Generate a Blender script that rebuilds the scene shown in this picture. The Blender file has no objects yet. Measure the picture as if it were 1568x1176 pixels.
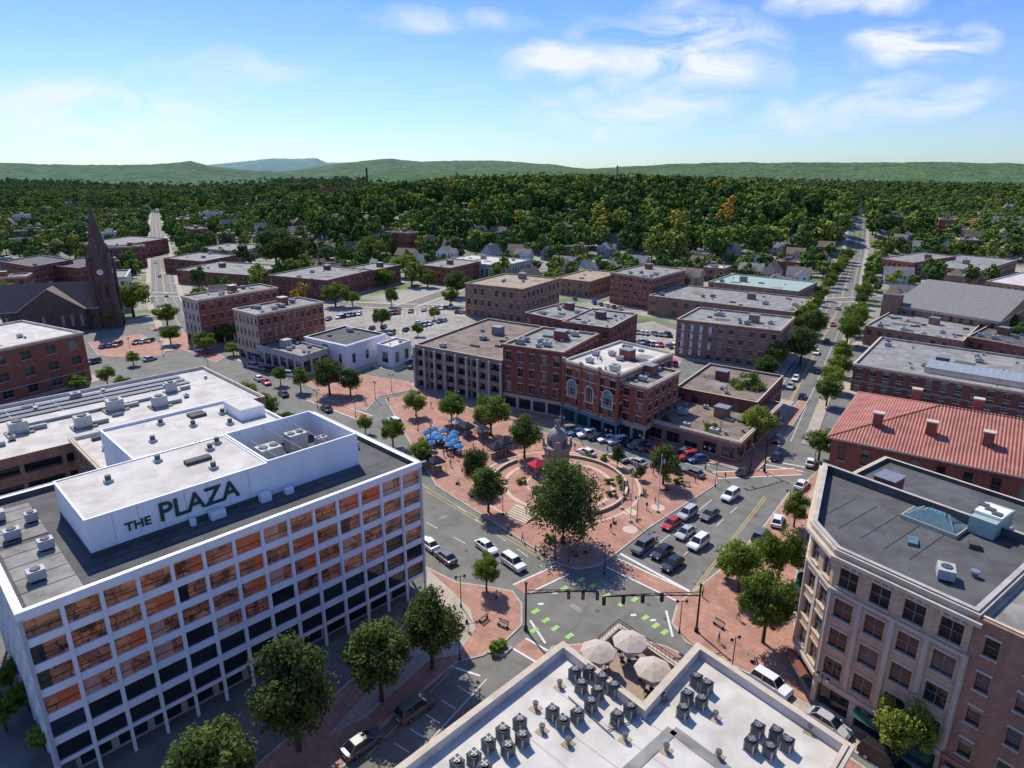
import bpy, bmesh, math, random
import numpy as np
from mathutils import Vector, Matrix, noise
random.seed(7); rng=np.random.default_rng(5)
D=bpy.data; C=bpy.context; SC=C.scene
# ------------------------------------------------------------------ survey helpers
H=58.0; CP=.9524; SP=.3048
def U(px,py,z=0.0):
    u=(px-784)/1000; v=(588-py)/1000
    t=(H-z)/(SP-v*CP)
    return Vector((u*t,t*(CP+v*SP)))
def ZT(bpx,bpy,tpy):
    Y=U(bpx,bpy).y; v=(588-tpy)/1000
    t=Y/(CP+v*SP); return H-t*(SP-v*CP)
def proj(x,y,z=0.0):
    d=y*CP+(H-z)*SP
    return 784+1000*x/d, 588-1000*(y*SP-(H-z)*CP)/d
def ss(a,b,x):
    t=np.clip((x-a)/(b-a),0,1); return t*t*(3-2*t)
def terr(x,y):
    m=37*np.exp(-np.abs((x-75)/300)**3.5-np.abs((y-730)/250)**3)*ss(420,640,y)
    m=m+22*np.exp(-((x+420)/300)**2-((y-1500)/330)**2)*ss(900,1300,y)+26*np.exp(-((x-900)/420)**2-((y-1700)/330)**2)*ss(1000,1500,y)
    f=ss(1200,2600,y)*(14*np.sin(x/610+1.1)+12*np.sin(y/520+x/900))+ss(2600,5200,y)*34
    return m+f
# ------------------------------------------------------------------ materials
MATS={}
def nn(nt,t,**k):
    n=nt.nodes.new(t)
    for a,b in k.items(): setattr(n,a,b)
    return n
def mat(name,c1,c2=None,scale=1.0,rough=.85,metal=0.0,bump=0.0,bscale=None,spec=.3,brick=0,world=False,streak=0,sk=.7):
    if name in MATS: return MATS[name]
    m=D.materials.new(name); m.use_nodes=True; nt=m.node_tree; b=nt.nodes['Principled BSDF']
    b.inputs['Roughness'].default_value=rough; b.inputs['Metallic'].default_value=metal
    b.inputs['Specular IOR Level'].default_value=spec
    if c2 is None: c2=tuple(x*.82 for x in c1)
    tc=nn(nt,'ShaderNodeNewGeometry'); src=tc.outputs['Position']
    if not world:
        t2=nn(nt,'ShaderNodeTexCoord'); src=t2.outputs['Object']
    n=nn(nt,'ShaderNodeTexNoise'); n.inputs['Scale'].default_value=scale; n.inputs['Detail'].default_value=5; n.inputs['Roughness'].default_value=.65
    nt.links.new(src,n.inputs['Vector'])
    r=nn(nt,'ShaderNodeValToRGB'); r.color_ramp.elements[0].position=.33; r.color_ramp.elements[1].position=.68
    r.color_ramp.elements[0].color=(*c1,1); r.color_ramp.elements[1].color=(*c2,1)
    nt.links.new(n.outputs['Fac'],r.inputs['Fac']); col=r.outputs['Color']
    if brick:
        mp=nn(nt,'ShaderNodeMapping'); mp.inputs['Rotation'].default_value=(math.radians(90) if brick<2 else 0,0,math.radians(45))
        nt.links.new(src,mp.inputs['Vector'])
        br=nn(nt,'ShaderNodeTexBrick'); br.inputs['Scale'].default_value=1.0 if brick<2 else .5
        br.inputs['Brick Width'].default_value=.5; br.inputs['Row Height'].default_value=.2 if brick<2 else .5
        br.inputs['Color1'].default_value=(1,1,1,1); br.inputs['Color2'].default_value=(.78,.78,.78,1); br.inputs['Mortar'].default_value=(.62,.62,.62,1)
        br.inputs['Mortar Size'].default_value=.02
        nt.links.new(mp.outputs['Vector'],br.inputs['Vector'])
        mx=nn(nt,'ShaderNodeMixRGB',blend_type='MULTIPLY'); mx.inputs[0].default_value=.8
        nt.links.new(col,mx.inputs[1]); nt.links.new(br.outputs['Color'],mx.inputs[2]); col=mx.outputs[0]
    if streak:
        mp=nn(nt,'ShaderNodeMapping'); mp.inputs['Scale'].default_value=(.9,.9,.06) if streak==1 else (.35,.35,.35)
        nt.links.new(src,mp.inputs['Vector'])
        n3=nn(nt,'ShaderNodeTexNoise'); n3.inputs['Scale'].default_value=1.0; n3.inputs['Detail'].default_value=4; n3.inputs['Distortion'].default_value=.6
        nt.links.new(mp.outputs['Vector'],n3.inputs['Vector'])
        r3=nn(nt,'ShaderNodeValToRGB'); r3.color_ramp.elements[0].position=.35; r3.color_ramp.elements[1].position=.6
        r3.color_ramp.elements[0].color=(.62,.6,.57,1); r3.color_ramp.elements[1].color=(1,1,1,1)
        nt.links.new(n3.outputs['Fac'],r3.inputs['Fac'])
        mx=nn(nt,'ShaderNodeMixRGB',blend_type='MULTIPLY'); mx.inputs[0].default_value=sk
        nt.links.new(col,mx.inputs[1]); nt.links.new(r3.outputs['Color'],mx.inputs[2]); col=mx.outputs[0]
    nt.links.new(col,b.inputs['Base Color'])
    if bump:
        n2=nn(nt,'ShaderNodeTexNoise'); n2.inputs['Scale'].default_value=bscale or scale*6; n2.inputs['Detail'].default_value=4
        nt.links.new(src,n2.inputs['Vector'])
        bp=nn(nt,'ShaderNodeBump'); bp.inputs['Distance'].default_value=bump; bp.inputs['Strength'].default_value=.8
        nt.links.new(n2.outputs['Fac'],bp.inputs['Height']); nt.links.new(bp.outputs['Normal'],b.inputs['Normal'])
    MATS[name]=m; return m
M=dict(
 brick=mat('red_brick',(.42,.145,.09),(.32,.11,.075),.5,brick=1,streak=1,sk=.4),
 brickd=mat('dark_brick',(.31,.12,.085),(.21,.085,.06),.5,brick=1,streak=1,sk=.4),
 brickb=mat('brown_brick',(.44,.245,.16),(.35,.185,.125),.5,brick=1,streak=1,sk=.4),
 brownstone=mat('brownstone',(.17,.105,.08),(.12,.07,.06),.4,brick=1),
 beige=mat('buff_stone',(.66,.48,.31),(.56,.40,.26),.6,brick=1,streak=1,sk=.3),
 beigebrick=mat('buff_brick',(.46,.32,.22),(.38,.26,.18),.6,brick=1,streak=1),
 stone=mat('limestone_trim',(.60,.50,.375),(.50,.415,.32),.8,streak=1,sk=.3),
 mstone=mat('monument_granite',(.38,.33,.27),(.27,.235,.2),.8,streak=1),
 conc=mat('concrete',(.50,.46,.41),(.41,.38,.34),.6,streak=1,sk=.5),
 concd=mat('weathered_concrete',(.32,.28,.235),(.24,.205,.175),.4,streak=2),
 white=mat('white_panel',(.82,.82,.81),(.77,.77,.77),.3,rough=.5,streak=1,sk=.15),
 whitew=mat('white_siding',(.74,.74,.72),(.66,.66,.64),.7),
 rwhite=mat('white_roof_membrane',(.64,.60,.54),(.52,.475,.415),.22,streak=2,bump=.01,sk=.5),
 rgrey=mat('grey_roof',(.33,.315,.29),(.23,.22,.205),.3,streak=2,sk=.9),
 rdark=mat('dark_roof_membrane',(.12,.118,.118),(.09,.088,.088),.25,streak=2),
 rtan=mat('tan_gravel_roof',(.44,.34,.23),(.33,.25,.17),.3,streak=2),
 rbrown=mat('brown_roof',(.27,.21,.16),(.20,.155,.125),.3,streak=2,sk=.9),
 shingle=mat('asphalt_shingles',(.23,.22,.205),(.16,.15,.14),.8),
 shingle2=mat('brown_shingles',(.24,.165,.125),(.17,.12,.09),.8),
 copper=mat('green_copper_roof',(.34,.43,.37),(.28,.36,.31),.6),
 gdark=mat('dark_window_glass',(.012,.015,.018),(.03,.035,.04),.2,rough=.07,spec=.6),
 gblue=mat('window_glass',(.05,.07,.09),(.02,.03,.04),.3,rough=.08,spec=.7),
 gblind=mat('blinds_behind_glass',(.30,.28,.24),(.18,.17,.15),.5,rough=.25,spec=.5),
 black=mat('black_metal',(.02,.02,.022),rough=.45),
 grey=mat('grey_metal',(.30,.31,.32),(.22,.23,.24),1.5,rough=.45,metal=.4),
 acm=mat('air_conditioner_casing',(.47,.47,.45),(.38,.38,.36),2,rough=.5),
 acd=mat('air_conditioner_coil',(.06,.06,.06),(.1,.1,.1),5,rough=.6),
 asphalt=mat('asphalt',(.205,.197,.170),(.158,.152,.134),.12,bump=.01,bscale=8,streak=2,world=True,sk=.5),
 lot=mat('parking_lot_asphalt',(.38,.345,.29),(.29,.265,.225),.1,streak=2,world=True),
 pave=mat('brick_paving',(.52,.275,.20),(.42,.22,.16),.18,brick=2,streak=2,world=True,sk=.5),
 cpave=mat('concrete_pavement',(.50,.42,.335),(.41,.345,.275),.3,brick=2,world=True),
 band=mat('tan_paving_band',(.60,.46,.35),(.52,.40,.30),.5,world=True),
 paint=mat('white_road_paint',(.75,.75,.72),(.55,.55,.52),1.5,world=True),
 yellow=mat('yellow_road_paint',(.62,.44,.12),(.42,.33,.14),1.5,world=True),
 green=mat('green_lane_paint',(.38,.60,.16),(.28,.46,.14),1.0,world=True),
 grass=mat('grass',(.12,.18,.045),(.17,.20,.07),.15,bump=.03,bscale=6,world=True),
 bark=mat('bark',(.09,.065,.045),(.05,.04,.03),3),
 solar=mat('solar_panel',(.10,.10,.105),(.14,.14,.14),1,rough=.45,spec=.4),
 greenish=mat('skylight_glass',(.12,.20,.21),(.08,.14,.16),1,rough=.12,spec=.7),
 paleglass=mat('greenhouse_glass',(.38,.42,.44),(.30,.34,.36),1,rough=.25,spec=.5),
 awn=mat('green_awning',(.03,.12,.08)), teal=mat('teal_facade',(.12,.29,.29)),
 signg=mat('green_sign',(.02,.33,.08),rough=.4),
 canvas=mat('cream_canvas',(.50,.42,.345),(.43,.36,.3),2), bluec=mat('blue_canvas',(.05,.20,.44),(.06,.24,.5),1),
 redc=mat('red_canvas',(.60,.03,.07)), darkc=mat('dark_canvas',(.03,.03,.05)), wood=mat('terrace_decking',(.36,.27,.2),(.28,.21,.16),2),
 chrome=mat('aluminium',(.6,.6,.6),rough=.3,metal=.8), polew=mat('white_pole',(.8,.8,.8),rough=.4),
)
def tilemat():
    m=D.materials.new('red_tile_roof'); m.use_nodes=True; nt=m.node_tree; b=nt.nodes['Principled BSDF']; b.inputs['Roughness'].default_value=.7
    g=nn(nt,'ShaderNodeNewGeometry'); mp=nn(nt,'ShaderNodeMapping'); mp.inputs['Rotation'].default_value=(0,0,ANG_TILE)
    nt.links.new(g.outputs['Position'],mp.inputs['Vector'])
    w=nn(nt,'ShaderNodeTexWave'); w.inputs['Scale'].default_value=.6; w.inputs['Distortion'].default_value=.3
    nt.links.new(mp.outputs['Vector'],w.inputs['Vector'])
    r=nn(nt,'ShaderNodeValToRGB'); r.color_ramp.elements[0].color=(.26,.075,.05,1); r.color_ramp.elements[1].color=(.46,.17,.115,1)
    nt.links.new(w.outputs['Fac'],r.inputs['Fac'])
    n=nn(nt,'ShaderNodeTexNoise'); n.inputs['Scale'].default_value=.4; n.inputs['Detail'].default_value=6
    mx=nn(nt,'ShaderNodeMixRGB',blend_type='OVERLAY'); mx.inputs[0].default_value=.6
    nt.links.new(g.outputs['Position'],n.inputs['Vector']); nt.links.new(r.outputs[0],mx.inputs[1]); nt.links.new(n.outputs['Fac'],mx.inputs[2])
    nt.links.new(mx.outputs[0],b.inputs['Base Color'])
    bp=nn(nt,'ShaderNodeBump'); bp.inputs['Distance'].default_value=.12; nt.links.new(w.outputs['Fac'],bp.inputs['Height']); nt.links.new(bp.outputs['Normal'],b.inputs['Normal'])
    return m
def bronze(i):   # bronze glass; orange reflections painted into its colour as broken rectangles
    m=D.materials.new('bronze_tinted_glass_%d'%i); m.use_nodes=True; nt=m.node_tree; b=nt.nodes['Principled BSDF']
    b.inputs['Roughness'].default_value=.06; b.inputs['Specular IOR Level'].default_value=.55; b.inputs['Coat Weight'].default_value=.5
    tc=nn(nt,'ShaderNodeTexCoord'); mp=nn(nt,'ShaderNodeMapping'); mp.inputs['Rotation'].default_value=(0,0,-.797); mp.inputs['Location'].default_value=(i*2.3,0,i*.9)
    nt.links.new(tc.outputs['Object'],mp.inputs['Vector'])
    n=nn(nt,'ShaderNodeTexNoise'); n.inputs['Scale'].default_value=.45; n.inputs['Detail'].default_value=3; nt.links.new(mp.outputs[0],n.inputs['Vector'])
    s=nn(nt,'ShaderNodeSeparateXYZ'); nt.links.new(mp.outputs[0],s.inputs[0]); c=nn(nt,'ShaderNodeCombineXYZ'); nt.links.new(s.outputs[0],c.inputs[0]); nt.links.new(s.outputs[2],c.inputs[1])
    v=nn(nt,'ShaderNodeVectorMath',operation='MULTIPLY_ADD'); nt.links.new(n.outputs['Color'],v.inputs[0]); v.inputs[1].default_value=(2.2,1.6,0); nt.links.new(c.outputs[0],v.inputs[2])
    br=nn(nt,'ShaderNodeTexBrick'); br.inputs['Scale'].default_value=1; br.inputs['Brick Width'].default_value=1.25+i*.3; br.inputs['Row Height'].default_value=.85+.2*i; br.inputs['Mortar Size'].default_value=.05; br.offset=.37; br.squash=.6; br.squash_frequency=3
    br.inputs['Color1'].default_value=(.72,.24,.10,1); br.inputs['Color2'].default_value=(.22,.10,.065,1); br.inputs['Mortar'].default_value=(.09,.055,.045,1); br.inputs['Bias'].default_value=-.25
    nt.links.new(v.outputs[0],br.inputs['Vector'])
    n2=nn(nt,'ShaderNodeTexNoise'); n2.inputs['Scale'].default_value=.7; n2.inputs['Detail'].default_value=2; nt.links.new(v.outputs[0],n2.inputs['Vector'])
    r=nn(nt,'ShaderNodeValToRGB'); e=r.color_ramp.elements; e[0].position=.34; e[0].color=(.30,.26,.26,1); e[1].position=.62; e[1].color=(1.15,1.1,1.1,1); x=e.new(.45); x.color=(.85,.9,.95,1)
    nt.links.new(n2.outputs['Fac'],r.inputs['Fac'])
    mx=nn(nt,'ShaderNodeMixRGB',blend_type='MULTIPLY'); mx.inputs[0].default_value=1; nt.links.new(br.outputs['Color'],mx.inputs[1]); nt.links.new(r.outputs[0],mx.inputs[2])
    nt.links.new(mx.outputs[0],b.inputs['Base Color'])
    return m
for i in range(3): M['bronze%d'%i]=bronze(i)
M['curtain']=mat('orange_curtain',(.72,.17,.07),(.60,.13,.05),.8,rough=.15,spec=.5)  # plain pane colour standing in for an orange reflection
M['curtain2']=mat('peach_blind',(.66,.36,.24),(.52,.27,.18),.8,rough=.15,spec=.5)  # paler reflection, painted as the pane's colour
# ------------------------------------------------------------------ mesh builder
class MB:
    def __init__(s): s.v=[];s.f=[];s.m=[];s.ml=[]
    def mi(s,k):
        m=M[k] if isinstance(k,str) else k
        if m not in s.ml: s.ml.append(m)
        return s.ml.index(m)
    def poly(s,pts,k):
        i=len(s.v); s.v.extend([tuple(p) for p in pts]); s.f.append(tuple(range(i,i+len(pts)))); s.m.append(s.mi(k))
    def box(s,c,sz,k,rot=0.0,top=None,bottom=True,taper=1.0):
        cx,cy,cz=c; a,b,h=sz[0]/2,sz[1]/2,sz[2]; co,si=math.cos(rot),math.sin(rot)
        def P(x,y,z): return (cx+x*co-y*si,cy+x*si+y*co,cz+z)
        q=[P(-a,-b,0),P(a,-b,0),P(a,b,0),P(-a,b,0)]; t=taper
        tx,ty=t if isinstance(t,tuple) else (t,t)
        w=[P(-a*tx,-b*ty,h),P(a*tx,-b*ty,h),P(a*tx,b*ty,h),P(-a*tx,b*ty,h)]
        for i in range(4): j=(i+1)%4; s.poly([q[i],q[j],w[j],w[i]],k)
        s.poly(w,top or k)
        if bottom: s.poly(q[::-1],k)
    def cyl(s,c,r,h,k,n=10,r2=None,cap=True,top=None):
        r2=r if r2 is None else r2
        A=[(c[0]+r*math.cos(2*math.pi*i/n),c[1]+r*math.sin(2*math.pi*i/n),c[2]) for i in range(n)]
        B=[(c[0]+r2*math.cos(2*math.pi*i/n),c[1]+r2*math.sin(2*math.pi*i/n),c[2]+h) for i in range(n)]
        for i in range(n): j=(i+1)%n; s.poly([A[i],A[j],B[j],B[i]],k)
        if cap: s.poly(B,top or k)
    def tube(s,p,q,r,k,n=6):
        p=Vector(p);q=Vector(q);d=(q-p).normalized(); a=d.orthogonal().normalized(); b=d.cross(a)
        A=[p+(a*math.cos(2*math.pi*i/n)+b*math.sin(2*math.pi*i/n))*r for i in range(n)]
        B=[x+(q-p) for x in A]
        for i in range(n): j=(i+1)%n; s.poly([A[i],A[j],B[j],B[i]],k)
        s.poly(B,k); s.poly(A[::-1],k)
    def prism(s,pts,z0,z1,side,top):
        n=len(pts)
        for i in range(n):
            a,b=pts[i],pts[(i+1)%n]
            s.poly([(a[0],a[1],z0),(b[0],b[1],z0),(b[0],b[1],z1),(a[0],a[1],z1)],side)
        s.poly([(p[0],p[1],z1) for p in pts],top)
    def obj(s,name,parent=None,smooth=False,loc=None):
        me=D.meshes.new(name); me.from_pydata(s.v,[],s.f)
        for m in s.ml: me.materials.append(m)
        me.polygons.foreach_set('material_index',s.m)
        if smooth: me.polygons.foreach_set('use_smooth',[True]*len(s.f))
        me.update(); o=D.objects.new(name,me); SC.collection.objects.link(o)
        if parent: o.parent=parent
        if loc: o.location=loc
        return o
def ccw(p):
    a=sum(p[i][0]*p[(i+1)%len(p)][1]-p[(i+1)%len(p)][0]*p[i][1] for i in range(len(p)))
    return list(p) if a>0 else list(p)[::-1]
def off(pts,d):   # outward offset, ccw
    n=len(pts); out=[]
    for i in range(n):
        a,b,c=Vector(pts[i-1][:2]),Vector(pts[i][:2]),Vector(pts[(i+1)%n][:2])
        e1=(b-a).normalized(); e2=(c-b).normalized()
        n1=Vector((e1.y,-e1.x)); n2=Vector((e2.y,-e2.x)); k=1+n1.dot(n2)
        out.append(b+(n1+n2)*(d/max(k,.3)))
    return out
def ring(mb,pts,d0,d1,z0,z1,k):
    A=off(pts,d0);B=off(pts,d1);n=len(pts)
    for i in range(n):
        j=(i+1)%n
        mb.poly([(*B[i],z0),(*B[j],z0),(*B[j],z1),(*B[i],z1)],k)
        mb.poly([(*A[j],z0),(*A[i],z0),(*A[i],z1),(*A[j],z1)],k)
        mb.poly([(*A[i],z1),(*B[i],z1),(*B[j],z1),(*A[j],z1)],k)
        mb.poly([(*B[i],z0),(*A[i],z0),(*A[j],z0),(*B[j],z0)],k)
def facade(mb,p0,p1,z0,z1,rows,bays,mw,mg,ww=.5,wh=.58,depth=.25,sill='stone',lintel=None,mull=True,fr='grey',rowmat=None,low=.45):
    p0=Vector(p0[:2]);p1=Vector(p1[:2]);L=(p1-p0).length
    if L<.5: return
    d=(p1-p0)/L; n=Vector((d.y,-d.x))
    def P(s,z,o=0): q=p0+d*s+n*o; return (q.x,q.y,z)
    fh=(z1-z0)/rows; bw=L/bays; w=bw*ww; h=fh*wh
    for r in range(rows):
        zb=z0+r*fh; a=zb+fh*(1-wh)*low; b=a+h
        mb.poly([P(0,zb),P(L,zb),P(L,a),P(0,a)],mw)
        mb.poly([P(0,b),P(L,b),P(L,zb+fh),P(0,zb+fh)],mw)
        x=0
        for i in range(bays):
            s0=i*bw+(bw-w)/2; s1=s0+w
            mb.poly([P(x,a),P(s0,a),P(s0,b),P(x,b)],mw); x=s1
            for q in ((P(s0,a),P(s0,a,-depth),P(s0,b,-depth),P(s0,b)),(P(s1,a,-depth),P(s1,a),P(s1,b),P(s1,b,-depth)),
                      (P(s0,a),P(s1,a),P(s1,a,-depth),P(s0,a,-depth)),(P(s0,b,-depth),P(s1,b,-depth),P(s1,b),P(s0,b))): mb.poly(q,mw)
            if rowmat: g=rowmat(r,i)
            else: g=random.choice(mg)
            if isinstance(g,tuple):   # two panes side by side
                sm=s0+w*random.choice([.36,.5,.64])
                mb.poly([P(s0,a,-depth),P(sm,a,-depth),P(sm,b,-depth),P(s0,b,-depth)],g[0]); mb.poly([P(sm,a,-depth),P(s1,a,-depth),P(s1,b,-depth),P(sm,b,-depth)],g[1])
            elif g=='gpart':
                zz=b-h*random.uniform(.3,.6)
                mb.poly([P(s0,a,-depth),P(s1,a,-depth),P(s1,zz,-depth),P(s0,zz,-depth)],'gdark'); mb.poly([P(s0,zz,-depth),P(s1,zz,-depth),P(s1,b,-depth),P(s0,b,-depth)],'gblind')
            else: mb.poly([P(s0,a,-depth),P(s1,a,-depth),P(s1,b,-depth),P(s0,b,-depth)],g)
            if mull:
                m=(a+b)/2 if mull!=2 else a+h*.36; k=.035
                mb.poly([P(s0,m-k,-depth+.04),P(s1,m-k,-depth+.04),P(s1,m+k,-depth+.04),P(s0,m+k,-depth+.04)],fr)
                if w>1.3 and mull!=2:
                    c=(s0+s1)/2; mb.poly([P(c-k,a,-depth+.05),P(c+k,a,-depth+.05),P(c+k,b,-depth+.05),P(c-k,b,-depth+.05)],fr)
            if sill:
                q=p0+d*((s0+s1)/2)+n*.06
                mb.box((q.x,q.y,a-.16),(w+.25,.2,.15),sill,math.atan2(d.y,d.x))
            if lintel:
                q=p0+d*((s0+s1)/2)+n*.04
                mb.box((q.x,q.y,b+.01),(w+.2,.12,.25),lintel,math.atan2(d.y,d.x))
        mb.poly([P(x,a),P(L,a),P(L,b),P(x,b)],mw)
GL=['gdark','gdark','gblue','gpart','gblind']
OCC=[]   # occupied circles
def occ(pts,m=2):
    c=sum((Vector(p[:2]) for p in pts),Vector((0,0)))/len(pts)
    n=len(pts)
    R=max((Vector(p[:2])-c).length for p in pts)
    if n==4:
        a,b,cc,d=[Vector(p[:2]) for p in pts]
        w=(b-a).length;l=(d-a).length; k=max(2,int(w/7)+1); q=max(2,int(l/7)+1)
        for i in range(k):
            for j in range(q):
                u=(i+.5)/k; v=(j+.5)/q; p=a.lerp(b,u).lerp(d.lerp(cc,u),v); OCC.append((p.x,p.y,max(w/k,l/q)*.7+m))
    else: OCC.append((c.x,c.y,R+m))
def inside(p,pts):
    x,y=p; r=False; n=len(pts)
    for i in range(n):
        a,b=pts[i],pts[i-1]
        if (a[1]>y)!=(b[1]>y) and x<(b[0]-a[0])*(y-a[1])/(b[1]-a[1])+a[0]: r=not r
    return r
def clutter(mb,pts,z,n,rot):
    xs=[p[0] for p in pts];ys=[p[1] for p in pts]; q=off(pts,-1.8); t=0
    while n>0 and t<200:
        t+=1; p=(random.uniform(min(xs),max(xs)),random.uniform(min(ys),max(ys)))
        if not inside(p,q): continue
        n-=1; k=random.random()
        if k<.4:
            s=random.uniform(.9,2.2); mb.box((p[0],p[1],z+.25),(s,s*.8,s*.55),random.choice(['acm','grey','acm']),rot); mb.cyl((p[0],p[1],z+.25+s*.55),s*.28,.1,'acd',8)
            mb.box((p[0],p[1],z),(s*.8,s*.6,.25),'black',rot)
        elif k<.6: mb.cyl((p[0],p[1],z),.12,random.uniform(.5,1.2),'grey',6)
        elif k<.8: mb.box((p[0],p[1],z),(random.uniform(1,3),1,random.uniform(.3,.6)),'greenish' if random.random()<.25 else 'rdark',rot)
        else:
            mb.cyl((p[0],p[1],z),.3,.5,'grey',8); mb.cyl((p[0],p[1],z+.5),.45,.2,'chrome',8)
def wallsrows(z1): return max(1,round(z1/3.9))
PADI=[0]
def building(name,pts,z,wall='brick',roof='rgrey',rows=None,bay=3.3,cornice=None,ww=.42,wh=.55,n=6,shop=None,par=.6,glass=None,lintel=None,z0=0.0,pad=True,sides=None,sill='stone',ret=False,mull=True,depth=.25,patch=True):
    pts=ccw(pts); mb=MB(); glass=glass or GL
    rows=rows or wallsrows(z-z0); zt=z-par-.15; N=len(pts)
    for i in range(N):
        a,b=Vector(pts[i][:2]),Vector(pts[(i+1)%N][:2]); L=(b-a).length; bays=max(1,int(round(L/bay)))
        w=wall
        if sides and i in sides: w=sides[i]
        zz=z0
        if shop and L>4:
            sb=max(1,int(round(L/4.2)))
            facade(mb,a,b,z0,z0+4.0,1,sb,shop,['gdark','gblue'],.84,.72,.5,None,None,False,low=.2); zz=z0+4.0
            d=(b-a)/L; nn_=Vector((d.y,-d.x)); c=(a+b)/2+nn_*.15
            mb.box((c.x,c.y,z0+3.6),(L-.1,.3,.45),shop,math.atan2(d.y,d.x))
            r_=max(1,rows-1)
            for k in range(sb):
                if random.random()<.4:
                    c=a+d*L*(k+.5)/sb+nn_*.7; mb.box((c.x,c.y,z0+2.7),(L/sb*.75,1.3,.5),random.choice(['awn','brickd','darkc','canvas']),math.atan2(d.y,d.x),taper=(1,.3))
        else: r_=rows
        facade(mb,a,b,zz,zt,r_,bays,w,glass,ww,wh,depth,sill,lintel,mull)
        mb.poly([(*a,zt),(*b,zt),(*b,z),(*a,z)],w)
    ins=off(pts,-.35)
    for i in range(N):
        j=(i+1)%N
        mb.poly([(*ins[i],z),(*pts[i][:2],z),(*pts[j][:2],z),(*ins[j],z)],'stone' if wall not in('white','conc','whitew') else wall)
        mb.poly([(*ins[j],z-par),(*ins[i],z-par),(*ins[i],z),(*ins[j],z)],roof)
    mb.poly([(*p,z-par) for p in ins],roof)
    if cornice:
        ring(mb,pts,.003,.35,z-.45,z-.12,cornice); ring(mb,pts,.003,.18,z-.85,z-.46,cornice)
        if rows>2: ring(mb,pts,.003,.1,z0+4.1 if shop else z0+3.2,z0+4.35 if shop else z0+3.4,cornice)
    e=Vector(pts[1][:2])-Vector(pts[0][:2]); rot=math.atan2(e.y,e.x)
    clutter(mb,pts,z-par,n,rot)
    if N==4:
        a,b,c,d=[Vector(p) for p in ins]
        L=(b-a).length; k=int(L/3)
        for i in range(1,k):
            p=a.lerp(b,i/k); q=d.lerp(c,i/k); m=(p+q)/2; e=q-p
            mb.box((m.x,m.y,z-par),(e.length,.08,.015),roof,math.atan2(e.y,e.x),bottom=False)
        if patch and n>3:
            W_=(b-a).length; L_=(d-a).length
            for i in range(2):
                u,v=random.uniform(.2,.8),random.uniform(.2,.8); p=a.lerp(b,u).lerp(d.lerp(c,u),v)
                mb.box((p.x,p.y,z-par+.016+.006*i),(min(5,W_*.25),min(4,L_*.25),.012),random.choice(['rdark','rgrey','rbrown']),rot,bottom=False)
            u,v=random.uniform(.25,.75),random.uniform(.4,.8); p=a.lerp(b,u).lerp(d.lerp(c,u),v)
            mb.box((p.x,p.y,z-par),(3,2.6,2.4),wall,rot,top=roof); mb.box((p.x,p.y,z-par+2.403),(3.3,2.9,.15),'grey',rot)
    occ(pts)
    if pad and z0==0:
        PADI[0]+=1
        pm=MB(); q=off(pts,3.0); pm.prism(q,0,.11+.003*(PADI[0]%8),'cpave','cpave'); PADS.append(pm)
    if ret: return mb,rot
    return mb.obj(name)
PADS=[]
def rect(A,B,third,kind,z):
    a=U(*A,z);b=U(*B,z);c=U(*third,z)
    e=(b-a).normalized(); nrm=Vector((-e.y,e.x))
    if kind=='C': dep=(c-b)
    else: dep=(c-a)
    w=nrm*dep.dot(nrm)+e*dep.dot(e)*.35
    return [a,b,b+w,a+w]
# ------------------------------------------------------------------ Plaza building
EX=Vector((.699,.715)); EY=Vector((-.715,.699)); PA=Vector((-44.3,49.4))
def LP(x,y): return PA+EX*x+EY*y
RZ=20.6
R45=math.atan2(EX.y,EX.x)
mb=MB()
fp=[LP(0,0),LP(45.3,0),LP(45.3,28.4),LP(0,28.4)]
gf=off(fp,-1.6)
for i in range(4): facade(mb,gf[i],gf[(i+1)%4],0,2.9,1,12 if i%2==0 else 8,'conc',['gdark'],.8,.8,.1,None,None,False)
mb.poly([(*p,2.9) for p in fp][::-1],'white')
BR=['bronze0','bronze1','bronze2']
for i,(a,b,nb) in enumerate([(fp[0],fp[1],14),(fp[1],fp[2],9),(fp[2],fp[3],14),(fp[3],fp[0],9)]):
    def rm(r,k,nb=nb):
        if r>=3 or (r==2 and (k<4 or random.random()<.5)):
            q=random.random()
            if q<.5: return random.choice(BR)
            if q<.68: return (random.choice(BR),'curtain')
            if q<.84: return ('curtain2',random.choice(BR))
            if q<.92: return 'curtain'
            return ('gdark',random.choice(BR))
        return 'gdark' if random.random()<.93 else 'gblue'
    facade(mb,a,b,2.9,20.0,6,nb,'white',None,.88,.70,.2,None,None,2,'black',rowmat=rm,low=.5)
    mb.poly([(*a,20.0),(*b,20.0),(*b,RZ),(*a,RZ)],'white')
    for k in range(nb+1):
        p=a.lerp(b,k/nb); mb.box((p.x,p.y,0),(.3,.3,20.3),'white',R45)
ring(mb,fp,.175,.22,19.9,RZ+.1,'white')
ins=off(fp,-.5); o2=off(fp,.175)
for i in range(4):
    j=(i+1)%4; mb.poly([(*ins[i],RZ),(*o2[i],RZ),(*o2[j],RZ),(*ins[j],RZ)],'white'); mb.poly([(*ins[j],RZ-.7),(*ins[i],RZ-.7),(*ins[i],RZ),(*ins[j],RZ)],'rdark')
mb.poly([(*p,RZ-.7) for p in ins],'rdark')
zr=RZ-.7
for x,y,sx,sy in ((3.2,8,4.6,14),(3.2,21,4.6,10)):
    p=LP(x,y); mb.box((p.x,p.y,zr),(sx,sy,.04),'rgrey',R45)
for i in range(9):
    p=LP(3.2,1.5+i*2.9); mb.box((p.x,p.y,zr+.04),(4.6,.12,.03),'rdark',R45)
for i in range(3):
    p=LP(22+i*.01,2+i*1.5); mb.box((p.x,p.y,zr),(42,.08,.02),'black',R45)
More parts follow.
